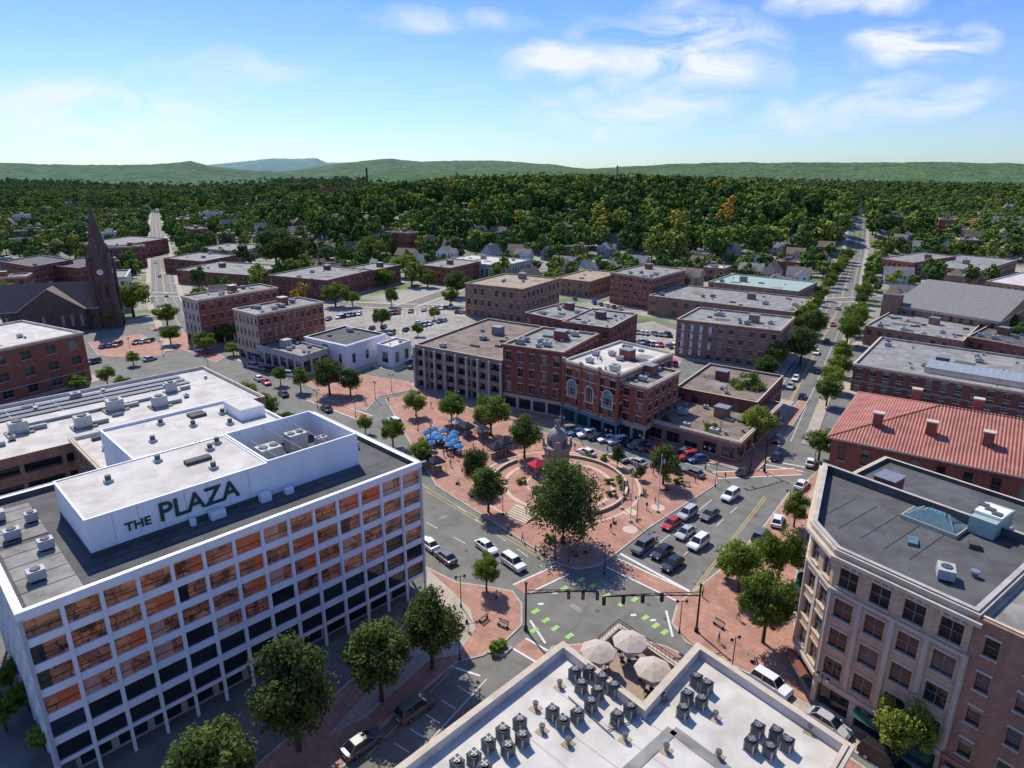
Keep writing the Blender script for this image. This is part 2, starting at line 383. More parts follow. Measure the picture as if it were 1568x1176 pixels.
for x,y,s in ((2.6,6,1.5),(4.6,12,1.4),(2.5,17,1.5),(4.8,20,1.2),(2,23,1.6)):
    p=LP(x,y); mb.box((p.x,p.y,zr+.3),(s,s*.8,1.0),'acm',R45); mb.cyl((p.x,p.y,zr+1.3),s*.3,.12,'acd',12); mb.box((p.x,p.y,zr),(s*.8,s*.6,.3),'black',R45)
PZ=24.2
pts=[LP(7.5,6.7),LP(27.2,6.7),LP(27.2,19.5),LP(7.5,19.5)]
mb.prism(pts,zr,PZ,'white','rwhite')
q=[LP(16,19.503),LP(36,19.503),LP(36,34),LP(16,34)]
mb.prism(q,0,PZ-.3,'white','rwhite')
ring(mb,q,-.2,.05,PZ-.3,PZ+.1,'white')
ring(mb,pts,-.18,.05,PZ-.02,PZ+.12,'white')
ring(mb,pts,.003,.06,zr,zr+.55,'rdark')
for k in range(1,8):
    p=LP(7.5+k*2.45,6.685); mb.box((p.x,p.y,zr+.56),(.03,.02,3.6),'grey',R45)
for x,y,sx,sy,h in ((20.2,5.9,1.7,1.0,1.0),(26,5.8,1.3,.9,1.1),(17.5,6.1,.6,.6,.8),(29,5.6,1.0,.8,.7)):
    p=LP(x,y); mb.box((p.x,p.y,zr),(sx,sy,h),'white',R45)
w=[LP(27.21,6.7),LP(40,6.7),LP(40,19.5),LP(27.21,19.5)]
ring(mb,w,-.25,0,zr,PZ+.3,'white')
mb.poly([(*p,zr+.9) for p in off(w,-.25)],'rdark')
for x,y,s,h in ((30,9.5,2.4,1.8),(32.8,9.3,1.8,2),(36.5,10,2.6,1.6),(31,14.5,3,2.2),(35.5,15.5,2.6,2.6),(38,13,1.5,2)):
    p=LP(x,y); mb.box((p.x,p.y,zr+.9),(s,s*.8,h),'acm',R45)
    for k in (-.25,.25):
        c=p+EX*s*k; mb.cyl((c.x,c.y,zr+.9+h),s*.2,.15,'acd',12)
for k in range(6):
    mb.tube((*LP(28.5+k*.5,12),zr+1),(*(LP(28.5+k*.5,17)),zr+1.6),.08,'grey')
for k in range(3):
    a=LP(29.2+k*3.5,7);b=LP(29.2+k*3.5,19.2); mb.tube((*a,PZ-.2),(*b,PZ-.2),.07,'grey')
for x,y in ((12,15),(18,17),(22,10),(24,16),(25.5,17.5),(20,25),(26,27),(30,24),(31,29),(23,31),(33,31)):
    p=LP(x,y); zz=PZ if y<19.4 else PZ-.3; mb.box((p.x,p.y,zz),(.9,.9,.35),'acm',R45); mb.cyl((p.x,p.y,zz+.35),.32,.5,'acd',10)
for x,y,sx,sy in ((21.5,13.5,3.0,1.2),(28,31,2.2,2)):
    p=LP(x,y); mb.box((p.x,p.y,(PZ if y<19.4 else PZ-.3)),(sx,sy,.4),'rdark',R45)
p=LP(33.5,27); mb.box((p.x,p.y,PZ-.3),(3.6,6,1.6),'white',R45,top='rwhite')
for x,y,s in ((42.5,12,1.3),(42.3,16,1.5),(42.4,22,1.2),(38.5,23,1.8)):
    p=LP(x,y); mb.box((p.x,p.y,zr),(s,s*.8,1.0),'acm',R45); mb.cyl((p.x,p.y,zr+1),s*.3,.12,'acd',12)
plaza=D.objects.new('plaza_office_building',None); SC.collection.objects.link(plaza)
mb.obj('walls_and_roof',parent=plaza)
signm=mat('sign_lettering',(.03,.05,.055),rough=.4)
for body,x0,x1,zb,hh in (('THE',10.9,13.5,21.55,1.0),('PLAZA',14.3,23.2,21.4,2.2)):
    cu=D.curves.new('sign_'+body.lower(),'FONT'); cu.body=body; cu.size=1; cu.extrude=.08; cu.offset=.012
    cu.materials.append(signm); o=D.objects.new('sign_'+body.lower(),cu); SC.collection.objects.link(o)
    C.view_layer.update(); dx,dy=o.dimensions.x,o.dimensions.y
    sx=(x1-x0)/dx; sy=hh/dy
    pos=LP(x0,6.7)-EY*.12
    mt=Matrix(((EX.x,0,-EY.x,pos.x),(EX.y,0,-EY.y,pos.y),(0,1,0,zb),(0,0,0,1)))
    o.matrix_world=mt@Matrix.Diagonal((sx,sy,1,1))
    o.parent=plaza
occ(fp,1)
# ------------------------------------------------------------------ garage behind
gp=[LP(-45,61),LP(52,61),LP(52,93.5),LP(-45,93.5)]
mb,_=building('x',gp,14,'brickb','rwhite',4,6,None,.9,.5,18,None,.7,['gdark'],ret=True,sill=None,mull=False,depth=1.4,patch=False)
for j in range(3):
    for k in range(7):
        p=LP(-8+k*8.2,84.5+j*2.9); mb.box((p.x,p.y,13.45),(8.0,1.7,.12),'solar',R45)
for x,y,s in ((5,70,2.6),(12,75,2.8),(21,70,2.6),(28,76,2.8),(35,72,2.6),(40,80,2),(0,76,2.6)):
    p=LP(x,y); mb.box((p.x,p.y,13.6),(s,s*.75,2.0),'acm',R45); mb.cyl((p.x,p.y,15.6),s*.3,.2,'acd',14)
    mb.box((p.x+2,p.y+2,13.4),(s,.7,.7),'grey',R45); mb.box((p.x,p.y,13.3),(s*1.5,s*1.2,.3),'rgrey',R45)
p=LP(25,78); mb.box((p.x,p.y,13.4),(26,.5,.5),'grey',R45)
mb.obj('parking_garage')
building('brick_link_building',[LP(17,34.1),LP(42,34.1),LP(42,60.9),LP(17,60.9)],15,'brickb','rwhite',4,3.5,'stone',n=12)
# ------------------------------------------------------------------ bottom white-roofed building with terrace
W=[(4.7,49.9),(-21,24.6),(3,14),(25.5,38.7),(17.1,49.7),(10.7,42.5)]
W=[Vector(w) for w in W]
W[1]=W[0]-EX*38; W[3]=Vector((25.5,38.7)); W[2]=W[3]-EX*34
mb,_=building('x',W,17,'brickb','rwhite',4,3.4,'stone',.5,.6,0,None,.9,ret=True)
zr2=16.1
for a,b,wd in ((U(1030,1118,16.1),U(925,1215,16.1),.9),(U(1030,1118,16.1),U(1120,1185,16.1),.9)):
    m=(a+b)/2; e=b-a; mb.box((m.x,m.y,zr2+(.02 if a.y<b.y else .024)),(e.length,wd,.03),'rgrey',math.atan2(e.y,e.x))
for k in range(14):
    a=W[0]-EX*(k*2.6+1.5); b=a-EY*16; m=(a+b)/2+EY*-1.2; mb.box((m.x,m.y,zr2),(.10,13,.014+.001*(k%3)),'canvas',R45)
for px,py in ((857,1052),(1015,1072),(942,1112),(957,1133),(820,1085),(1240,1120),(1095,1100),(870,1140),(1100,1160),(830,1120),(1020,1150)):
    p=U(px,py,zr2); mb.cyl((p.x,p.y,zr2),.16,.55,'grey',8); mb.cyl((p.x,p.y,zr2+.55),.25,.12,'acd',8)
    mb.box((p.x,p.y,zr2+.015),(.9,.8,.02),'rtan',R45)
for a,b in ((U(870,1068,zr2),U(940,1130,zr2)),(U(930,1120,zr2),U(1010,1090,zr2)),(U(1230,1105,zr2),U(1300,1150,zr2))):
    mb.tube((a.x,a.y,zr2+.12),(b.x,b.y,zr2+.12),.05,'grey')
mb.obj('white_roofed_building')
def acunit():
    b=MB(); b.box((0,0,.18),(.86,.86,.85),'acd')
    for x in(-.4,.4):
        for y in(-.4,.4): b.box((x,y,0),(.1,.1,1.1),'acm')
    b.box((0,0,1.03),(.92,.92,.07),'black')
    b.cyl((0,0,1.1),.36,.12,'black',16,top='acd')
    for k in range(4):
        a=k*math.pi/2; b.box((.17*math.cos(a),.17*math.sin(a),1.225),(.34,.1,.02),'grey',a)
    b.box((0,0,.0),(1.0,1.0,.1),'conc')
    for s in (-1,1):
        for k in range(5):
            b.box((0,s*.435,.28+k*.15),(.8,.02,.03),'grey'); b.box((s*.435,0,.28+k*.15),(.02,.8,.03),'grey')
    return b
ac0=acunit().obj('air_conditioner_unit')
acs=[(880,1032),(902,1030),(922,1042),(890,1052),(915,1062),(940,1055),(846,1092),(862,1108),(884,1096),(905,1080),(945,1100),(965,1088),(748,1140),(770,1122),(796,1108),(778,1148),(800,1132),(700,1172),(726,1162),(742,1178),(1066,1042),(1082,1052),(1052,1068),(1074,1076),(1046,1090),(1160,1118),(1188,1125),(1150,1140),(1178,1150),(1205,1140)]
for i,(px,py) in enumerate(acs):
    o=ac0 if i==0 else D.objects.new('air_conditioner_unit',ac0.data)
    if i: SC.collection.objects.link(o)
    p=U(px,py,zr2+.5); o.location=(p.x,p.y,zr2); o.rotation_euler[2]=R45+random.choice([0,.03,-.05]); o.scale=(.92,)*3
T=[W[0],W[5],W[4],W[0]+W[4]-W[5]]
TZ=12.5
mb,_=building('x',T,TZ+.9,'brickb','wood',3,3.2,'stone',n=0,par=.9,ret=True,pad=False)
mb.obj('terrace_building')
def umbrella(k,r=1.7,h=2.7):
    b=MB(); b.cyl((0,0,0),.25,.08,'black',10); b.cyl((0,0,.08),.03,h,'chrome',6); n=8
    for i in range(n):
        a0,a1=2*math.pi*i/n,2*math.pi*(i+1)/n
        p0=(r*math.cos(a0),r*math.sin(a0),h-.65);p1=(r*math.cos(a1),r*math.sin(a1),h-.65)
        m0=(r*.5*math.cos(a0),r*.5*math.sin(a0),h-.25);m1=(r*.5*math.cos(a1),r*.5*math.sin(a1),h-.25)
        b.poly([p0,p1,m1,m0],k); b.poly([m0,m1,(0,0,h)],k)
        b.poly([p1,p0,(p0[0],p0[1],p0[2]-.18),(p1[0],p1[1],p1[2]-.18)],k)
    b.cyl((0,0,.0),.05,.75,'black',6); b.cyl((0,0,.72),.55,.04,'chrome',14)
    for i in range(4):
        a=i*math.pi/2+.4; x,y=1.05*math.cos(a),1.05*math.sin(a)
        b.box((x,y,.42),(.42,.42,.05),'black',a); b.box((x*1.18,y*1.18,.45),(.05,.42,.45),'black',a)
        for s in(-.17,.17):
            for t in(-.17,.17): b.box((x+s,y+t,0),(.04,.04,.42),'black')
    return b
um=umbrella('canvas',1.75,2.9).obj('patio_umbrella')
def inst(o,name,loc,rot=0,s=1):
    n=D.objects.new(name,o.data); SC.collection.objects.link(n); n.location=loc; n.rotation_euler[2]=rot; n.scale=(s,)*3 if not isinstance(s,tuple) else s; return n
first=True
for px,py in ((916,995),(965,980),(1000,1022)):
    p=U(px,py,TZ+2.4)
    if first: um.location=(p.x,p.y,TZ); first=False
    else: inst(um,'patio_umbrella',(p.x,p.y,TZ),random.random())
# ------------------------------------------------------------------ stone building right
BB=[Vector(p) for p in ((43,82),(34.6,66.5),(34.6,60.8),(42.3,50.2),(57.9,61.6))]
mb,_=building('x',BB,20.3,'beige','rdark',5,3.3,'stone',.6,.62,4,'stone',1.1,['gdark','gdark','gblue'],lintel='stone',ret=True)
ring(mb,BB,.003,.7,19.1,19.5,'stone'); ring(mb,BB,.003,.25,15.2,15.5,'stone'); ring(mb,BB,-.36,.1,20.302,20.36,'conc')
N=len(BB)
for i in range(N):
    a,b=BB[i],BB[(i+1)%N]; L=(b-a).length; d=(b-a)/L; n_=Vector((d.y,-d.x))
    for k in range(int(L/.8)+1):
        p=a+d*(k*.8+.2)+n_*.25; mb.box((p.x,p.y,18.7),(.22,.5,.4),'stone',math.atan2(d.y,d.x))
    for k in range(max(1,round(L/3.3))+1):
        p=a+d*L*k/max(1,round(L/3.3))+n_*.05; mb.box((p.x,p.y,4.4),(.5,.16,10.8),'stone',math.atan2(d.y,d.x))
p=U(1430,800,19.4); a_=math.atan2(-.81,.588)
mb.box((p.x,p.y,19.2),(6,3.4,.5),'stone',a_); mb.box((p.x,p.y,19.7),(5.8,3.2,1.2),'greenish',a_,taper=.25)
for k in range(7):
    q=p+Vector((.588,-.81))*(k-3)*.85; mb.tube((q.x+.81*1.4,q.y+.59*1.4,19.8),(q.x*.5+p.x*.5,q.y*.5+p.y*.5,21.0),.05,'copper',4); mb.tube((q.x-.81*1.4,q.y-.59*1.4,19.8),(q.x*.5+p.x*.5,q.y*.5+p.y*.5,21.0),.05,'copper',4)
p=U(1518,795,20.5); mb.box((p.x,p.y,19.3),(2.6,5.5,2.0),'copper',a_); mb.box((p.x,p.y,21.3),(2.7,3.2,.35),'whitew',a_)
for k in range(3): mb.box((p.x-.3,p.y-1+k*1.1,21.7),(.9,.9,.1),'acd',a_)
for k in range(7):
    a=BB[0]+Vector((.588,-.81))*(1.5+k*2.6)-Vector((.81,.588))*1; b=a-Vector((.81,.588))*16
    m=(a+b)/2
    if inside(m,BB): mb.box((m.x,m.y,19.2),(9,.1,.015),'black',math.atan2(.588,.81))
mb.obj('stone_office_building')
dv=Vector((.588,-.81)); nv=Vector((.81,.588))
q0=BB[3]+dv*.05
building('brick_commercial_building',[q0,q0+dv*16,q0+dv*16+nv*24,q0+nv*24],20.0,'brickb','rgrey',5,3.4,'brickb',.35,.5,6,'brickb',lintel='stone')
building('brick_rear_building',[BB[4]+nv*.2,BB[4]+nv*16,BB[0]+nv*16+dv*1,BB[0]+nv*.2+dv*1],17.5,'brickd','rdark',4,3.4,'stone',n=6)
# ------------------------------------------------------------------ red-tile building
zE=14.0
A=U(1275,668,zE);B=U(1590,733,zE);Dd=U(1303,600,zE)
e=(B-A).normalized(); nr=Vector((-e.y,e.x)); dep=(Dd-A).dot(nr); B=A+e*48
RR=[A,B,B+nr*dep,A+nr*dep]
ANG_TILE=-math.atan2(e.y,e.x); M['tile']=tilemat()
mb,_=building('x',RR,zE,'brick','tile',3,3.6,'brick',.34,.62,0,None,.2,lintel='brick',ret=True)
ev=off(RR,.8); h=4.6; half=dep/2
r0=(ev[0]+ev[3])/2+e*(half+.5); r1=(ev[1]+ev[2])/2-e*(half+.5)
E=[(*p,zE+.05) for p in ev]; r0=(*r0,zE+h); r1=(*r1,zE+h)
mb.poly([E[0],E[1],r1,r0],'tile'); mb.poly([E[1],E[2],r1],'tile'); mb.poly([E[2],E[3],r0,r1],'tile'); mb.poly([E[3],E[0],r0],'tile')
mb.tube(r0,r1,.2,'tile')
for a,b in((E[0],r0),(E[3],r0),(E[1],r1),(E[2],r1)): mb.tube(a,b,.17,'tile')
ring(mb,RR,.35,.85,zE-.25,zE+.05,'stone')
for s,t in ((6,.18),(14,.2),(22,.2),(30,.2),(38,.2),(10,.85),(20,.85),(30,.85),(40,.85)):
    p=A+e*s+nr*dep*t; mb.box((p.x,p.y,zE-.2),(1.5,1.2,4.2),'brick',math.atan2(e.y,e.x)); mb.box((p.x,p.y,zE+4.0),(1.8,1.5,.25),'stone',math.atan2(e.y,e.x))
mb.obj('red_tile_roof_building')
# ------------------------------------------------------------------ listed downtown blocks
def blk(name,A,B,third,kind,basepx,wall,roof,**k):
    z=ZT(basepx[0],basepx[1],k.pop('ty',A[1]))
    return building(name,rect(A,B,third,kind,z),z,wall,roof,**k),z
z1=ZT(638,592,527); R1_=rect((635,527),(768,552),(835,500),'C',z1)
mb,_=building('x',R1_,z1,'concd','rbrown',4,5.2,None,.86,.6,10,None,.6,['gdark'],sill=None,mull=False,depth=.9,ret=True)
a,b=R1_[0],R1_[1]; d=(b-a).normalized(); n_=Vector((d.y,-d.x))
for k in range(9):
    p=a.lerp(b,k/8)+n_*.35; mb.box((p.x,p.y,0),(.55,.7,z1-.8),'conc',math.atan2(d.y,d.x))
mb.obj('parking_structure')
blk('brick_apartment_block',(770,526),(862,539),(915,510),'C',(770,622),'brickd','rgrey',cornice='brickd',n=12,shop='stone',lintel='stone')
z3=ZT(862,643,550); R3=rect((864,550),(948,573),(1003,533),'C',z3)
mb,_=building('x',R3,z3,'brick','rwhite',3,3.4,'stone',.5,.6,14,'teal',ret=True,lintel='stone')
a,b=R3[0],R3[1]; L=(b-a).length; d=(b-a)/L; n_=Vector((d.y,-d.x)); rz=math.atan2(d.y,d.x)
for s,r,w in ((.17,1.3,'teal'),(.5,1.0,'gblue'),(.83,1.3,'teal')):
    c=a+d*L*s; zc=z3*.62
    def pt(x,z,o): q=c+d*x+n_*o; return (q.x,q.y,z)
    fill=[pt(-r,zc-2.6,.14),pt(r,zc-2.6,.14)]+[pt(r*math.cos(t),zc+r*math.sin(t),.14) for t in np.linspace(0,math.pi,12)]
    mb.poly(fill,'gblue' if w!='teal' else 'teal')
    for x in (-.5,.5): mb.box((*pt(x*r,0,.18)[:2],zc-2.4),(.1,.06,2.6),'stone',rz)
    for zz in (-2.0,-1.2): mb.poly([pt(-r*.85,zc+zz,.15),pt(r*.85,zc+zz,.15),pt(r*.85,zc+zz+.6,.15),pt(-r*.85,zc+zz+.6,.15)],'gdark')
    tt=np.linspace(0,math.pi,13)
    for i in range(12):
        p=[pt(rr*math.cos(t),zc+rr*math.sin(t),.2) for rr,t in((r,tt[i]),(r+.35,tt[i]),(r+.35,tt[i+1]),(r,tt[i+1]))]
        mb.poly(p,'stone')
    for sx in(-1,1): mb.box((*pt(sx*(r+.18),0,.12)[:2],zc-2.7),(.35,.2,2.7),'stone',rz)
    mb.box((*pt(0,0,.15)[:2],zc-3.0),(2*r+1,.3,.35),'stone',rz)
for s in (0,.33,.67,1):
    p=a+d*L*s+n_*.12; mb.box((p.x,p.y,4.2),(.6,.26,z3-4.2),'brick',rz); mb.box((p.x,p.y,z3+.003),(.8,.5,.5),'stone',rz)
for k in (.55,.75,.9): ring(mb,R3,.003,.09,z3*k,z3*k+.22,'stone')
mb.obj('ornate_brick_building')
blk('brick_shop_building',(950,582),(992,592),(1030,565),'C',(950,668),'brick','rgrey',cornice='stone',n=6,shop='stone',lintel='stone')
blk('corner_shop_building',(992,640),(1133,676),(1178,612),'C',(992,672),'brickb','rbrown',rows=1,bay=4.5,ww=.7,wh=.55,n=26,shop=None,cornice='stone')
blk('low_rear_building',(1035,592),(1160,616),(1190,573),'C',(1035,636),'brickd','rbrown',n=14,rows=2)
blk('brick_loft_building',(1037,488),(1195,506),(1217,485),'C',(1037,545),'brickb','rgrey',n=14,rows=4,lintel='stone',cornice='brickb')
zl=ZT(1037,545,488); RL=rect((1037,488),(1195,506),(1217,485),'C',zl); a,b=RL[0],RL[1]; d=(b-a).normalized(); n_=Vector((d.y,-d.x)); L=(b-a).length
mm=MB()
for i in range(4):
    for j in range(4):
        c=a+d*(L*.03+i*3.0+1.2)+n_*.03
        if random.random()<.75: mm.box((c.x,c.y,zl-1.2-(j+1)*2.6),(1.0,.02,2.2),'whitew',math.atan2(d.y,d.x))
mm.obj('painted_wall_mural')
blk('brick_office_building',(712,433),(800,442),(852,425),'C',(712,484),'brickb','rtan',n=5,rows=3,lintel='stone',cornice='brickb',bay=3.6)
blk('dark_brick_building',(860,492),(935,502),(962,478),'C',(860,545),'brickd','rgrey',n=14)
blk('dark_brick_building',(803,478),(860,490),(895,470),'C',(803,525),'brickd','rgrey',n=8)
blk('brick_apartment_building',(935,416),(1000,425),(1018,408),'C',(935,464),'brick','rgrey',n=6,rows=5,lintel='stone',cornice='stone',bay=2.8)
blk('tan_roof_building',(850,425),(903,431),(930,415),'C',(850,450),'brickb','rtan',n=3,rows=2)
blk('long_commercial_building',(993,452),(1215,478),(1237,455),'C',(993,482),'brickb','rgrey',n=16,rows=2,bay=5)
blk('green_roof_building',(1085,431),(1222,446),(1238,430),'C',(1085,458),'beigebrick','copper',n=4,rows=2,bay=4)
bank,zb=blk('bank_building',(467,515),(530,529),(577,508),'C',(467,553),'white','rdark',n=3,rows=1,bay=7,ww=.25,wh=.4,sill=None,cornice='white')
Rb=rect((467,515),(530,529),(577,508),'C',zb)
s_=MB(); c=(Rb[0]+Rb[1])/2; d=(Rb[1]-Rb[0]).normalized(); n_=Vector((d.y,-d.x)); c=c+n_*.2
s_.box((c.x,c.y,zb-3.2),(2.2,.3,2.0),'signg',math.atan2(d.y,d.x)); cc=c+n_*.17
s_.box((cc.x,cc.y,zb-2.0),(1.1,.05,.22),'whitew',math.atan2(d.y,d.x)); s_.box((cc.x,cc.y,zb-2.75),(.24,.051,.75),'whitew',math.atan2(d.y,d.x)); s_.obj('bank_sign')
blk('bank_annex',(577,526),(600,531),(620,519),'C',(577,558),'white','rwhite',n=3,rows=1,bay=6,sill=None)
blk('corner_brick_building',(277,452),(302,459),(408,436),'C',(280,522),'brick','rgrey',n=10,cornice='stone',shop='stone',lintel='stone',sides={0:'stone'})
blk('victorian_brick_building',(357,472),(393,481),(482,459),'C',(360,547),'brick','rgrey',n=10,cornice='stone',shop='stone',lintel='stone',sides={0:'beige'},bay=2.6)
blk('low_storefront',(392,527),(462,545),(492,530),'C',(392,558),'conc','rgrey',n=8,rows=1,bay=4,ww=.75,wh=.6,sill=None)
blk('modern_brick_building',(-70,548),(126,508),(50,487),'C',(0,612),'brick','rwhite',ty=532,n=8,rows=3,bay=6,ww=.4,wh=.5,cornice='stone')
blk('brick_warehouse',(410,421),(500,429),(555,411),'C',(410,452),'brickd','rgrey',n=6,rows=2)
blk('brick_store_building',(270,413),(380,421),(402,404),'C',(270,434),'brick','rgrey',n=8,rows=2)
blk('flat_roof_store',(520,412),(560,416),(600,404),'C',(520,440),'brickd','rgrey',n=4)
blk('brick_apartment_building',(640,405),(690,410),(720,398),'C',(640,432),'brick','rgrey',n=4)
blk('white_roof_store',(675,398),(770,407),(800,396),'C',(675,420),'conc','rwhite',n=6,rows=1)
blk('row_building',(60,405),(120,410),(150,396),'C',(60,440),'brickd','rdark',n=2)
blk('row_building',(0,400),(50,408),(75,392),'C',(0,440),'brickd','rdark',n=2)
blk('row_building',(120,372),(180,376),(212,362),'C',(120,398),'brick','rgrey',n=2)
blk('row_building',(250,395),(310,400),(335,388),'C',(250,418),'brickd','rgrey',n=3)
blk('row_building',(300,380),(365,384),(385,374),'C',(300,398),'conc','rgrey',n=3)
# right side
z20=ZT(1308,598,556); R20=rect((1308,556),(1640,612),(1325,512),'D',z20)
mb,_=building('x',R20,z20,'brickd','rgrey',3,3.4,'stone',.4,.55,26,ret=True,lintel='stone')
e2=(R20[1]-R20[0]).normalized(); n2=Vector((-e2.y,e2.x)); rt=math.atan2(e2.y,e2.x)
p=R20[0]+e2*34+n2*8; mb.box((p.x,p.y,z20-.6),(36,6,1.6),'chrome',rt); mb.box((p.x,p.y,z20+1.0),(35.6,5.8,1.5),'paleglass',rt,taper=(.99,.04))
for k in range(24):
    q=p+e2*(k-11.5)*1.5
    for s in(-1,1): mb.tube((*(q+n2*2.9*s),z20+1.02),(*q,z20+2.55),.05,'polew',4)
mb.obj('greenhouse_roof_building')
blk('brick_row_building',(1325,498),(1475,522),(1332,470),'D',(1325,528),'brickb','rgrey',n=26,rows=2)
blk('brick_row_building',(1480,515),(1620,540),(1480,490),'D',(1480,548),'brick','rdark',n=12,rows=2)
zh=ZT(1365,505,468); RH=rect((1366,466),(1530,492),(1385,425),'D',zh)
mb,_=building('x',RH,zh,'brickb','rgrey',3,3.4,'stone',.35,.6,0,ret=True,par=.2,lintel='stone')
ev=off(RH,.5); r0=(ev[0]+ev[3])/2;r1=(ev[1]+ev[2])/2; hh=6
mb.poly([(*ev[0],zh),(*ev[1],zh),(*r1,zh+hh),(*r0,zh+hh)],'shingle'); mb.poly([(*ev[2],zh),(*ev[3],zh),(*r0,zh+hh),(*r1,zh+hh)],'shingle')
mb.poly([(*ev[1],zh),(*ev[2],zh),(*r1,zh+hh)],'brickb'); mb.poly([(*ev[3],zh),(*ev[0],zh),(*r0,zh+hh)],'brickb')
for p in(RH[0],RH[3]): mb.box((p.x,p.y,0),(6,6,zh+4),'brickb',rt); mb.box((p.x,p.y,zh+4.003),(6.6,6.6,.5),'stone',rt); mb.box((p.x,p.y,zh+4.5),(6,6,2.5),'shingle2',rt,taper=.2)
mb.obj('armory_hall')
for nm,A_,B_,D_,b_,wl,rf in (('brick_store',(1405,405),(1500,415),(1420,385),425,'beigebrick','rgrey'),('brick_store',(1510,430),(1620,445),(1500,400),452,'brickb','rwhite'),('brick_store',(1345,395),(1398,402),(1360,380),418,'brick','rgrey'),('brick_store',(1540,475),(1640,492),(1540,450),500,'brickd','rgrey')):
    blk(nm,A_,B_,D_,'D',(A_[0],b_),wl,rf,n=6,rows=2)
# ------------------------------------------------------------------ church
mb=MB(); cb=U(172,499); rc=math.radians(20)
mb.box((cb.x,cb.y,0),(7,7,27),'brownstone',rc)
for s in(-1,1):
    for t in(-1,1):
        v=Matrix.Rotation(rc,2)@Vector((s*3.5,t*3.5)); mb.box((cb.x+v.x,cb.y+v.y,0),(1.6,1.6,25),'brownstone',rc,taper=.75); mb.cyl((cb.x+v.x,cb.y+v.y,25),.9,5,'brownstone',6,r2=.05)
for z in (9,17,26.5): mb.box((cb.x,cb.y,z),(7.5,7.5,.5),'brownstone',rc)
mb.cyl((cb.x,cb.y,27.01),3.9,21,'brownstone',8,r2=.1)
for k in range(4):
    a=rc+k*math.pi/2; v=Vector((math.cos(a),math.sin(a)))
    w_=Vector((-v.y,v.x)); c=cb+v*3.56
    mb.poly([(*(c+w_*1.1*math.cos(t)),22+1.1*math.sin(t)) for t in np.linspace(0,2*math.pi,17)[:-1]],'whitew')
    c=cb+v*3.62
    mb.poly([(*(c+w_*x),z) for x,z in((-.07,22),(.07,22),(.07,22.9),(-.07,22.9))],'black'); mb.poly([(*(c+w_*x),z) for x,z in((0,21.93),(.7,21.93),(.7,22.07),(0,22.07))],'black')
    c=cb+v*3.56
    for s in(-1.3,1.3): mb.poly([(*(c+w_*(s+x)),z) for x,z in((-.6,12),(.6,12),(.6,16),(0,17),(-.6,16))],'gdark')
    mb.box((*(cb+v*3.0),29),(1.2,1.2,2),'brownstone',a); mb.cyl((*(cb+v*3.0),31),.8,1.8,'shingle2',4,r2=.02)
mb.tube((cb.x,cb.y,48),(cb.x,cb.y,49.6),.07,'black'); mb.tube((cb.x-.5,cb.y,49),(cb.x+.5,cb.y,49),.07,'black')
def gable(mb,c,L,Wd,h,rh,rot,wall,roof,over=.5,z0=0,rows=2,glass=None,porch=False):
    d=Vector((math.cos(rot),math.sin(rot))); n=Vector((-d.y,d.x)); c=Vector(c)
    P=[c-d*L/2-n*Wd/2,c+d*L/2-n*Wd/2,c+d*L/2+n*Wd/2,c-d*L/2+n*Wd/2]
    for i in range(4):
        a,b=P[i],P[(i+1)%4]; facade(mb,a,b,z0,z0+h,rows,max(1,round((b-a).length/3)),wall,glass or ['gdark','gblue','gblind'],.34,.5,.1,None,None,True,'whitew')
    e0=c-d*L/2;e1=c+d*L/2
    mb.poly([(*P[1],z0+h),(*P[2],z0+h),(*e1,z0+h+rh)],wall); mb.poly([(*P[3],z0+h),(*P[0],z0+h),(*e0,z0+h+rh)],wall)
    k=rh/(Wd/2); o=over
    for s in(-1,1):
        a=c-d*(L/2+o)+n*s*(Wd/2+o);b=c+d*(L/2+o)+n*s*(Wd/2+o); r0=c-d*(L/2+o);r1=c+d*(L/2+o)
        zl=z0+h-o*k+.08; zt=z0+h+rh+.08
        q=[(*a,zl),(*b,zl),(*r1,zt),(*r0,zt)]
        if s>0:q=q[::-1]
        mb.poly(q,roof); mb.poly([(x,y,z-.15) for x,y,z in q[::-1]],'whitew')
        mb.poly([(*a,zl),(*b,zl),(*b,zl-.15),(*a,zl-.15)],'whitew')
        for g,r in((a,r0),(b,r1)): mb.poly([(*g,zl),(*r,zt),(*r,zt-.2),(*g,zl-.2)],'whitew')
v=Matrix.Rotation(rc,2)@Vector((-19,3)); gable(mb,cb+v,32,14,9,9,rc,'brownstone','shingle2',rows=1)
v=Matrix.Rotation(rc,2)@Vector((-18,0)); gable(mb,cb+v,12,22,8.9,8,rc+math.pi/2,'brownstone','shingle2',rows=1)
mb.obj('stone_church'); OCC.append((cb.x,cb.y,9)); OCC.append((cb.x-19,cb.y-3,20))
# ------------------------------------------------------------------ distant landmarks
c=U(564,305); zc=float(terr(c.x,c.y))
mb=MB(); mb.cyl((c.x,c.y,zc),3.4,56,'brickd',12,r2=2.4); mb.cyl((c.x,c.y,zc+56),2.9,2,'brickd',12); mb.obj('factory_chimney')
c=U(530,318)
building('factory_building',[c+Vector(p) for p in((-50,-14),(35,-14),(35,20),(-50,20))],34,'brick','rdark',rows=6,bay=6,n=5,pad=False)
building('factory_building',[c+Vector(p) for p in((-90,-30),(60,-30),(60,-15),(-90,-15))],16,'brick','rgrey',rows=3,bay=6,n=5,pad=False)
mx,my=118,770; mz=float(terr(mx,my)); mb=MB(); mb.box((mx,my,mz),(6,6,2),'mstone'); mb.box((mx,my,mz+2),(3.2,3.2,67-mz-2),'mstone',taper=.6); mb.box((mx,my,67),(1.92,1.92,2),'mstone',taper=.05); mb.obj('obelisk_monument')
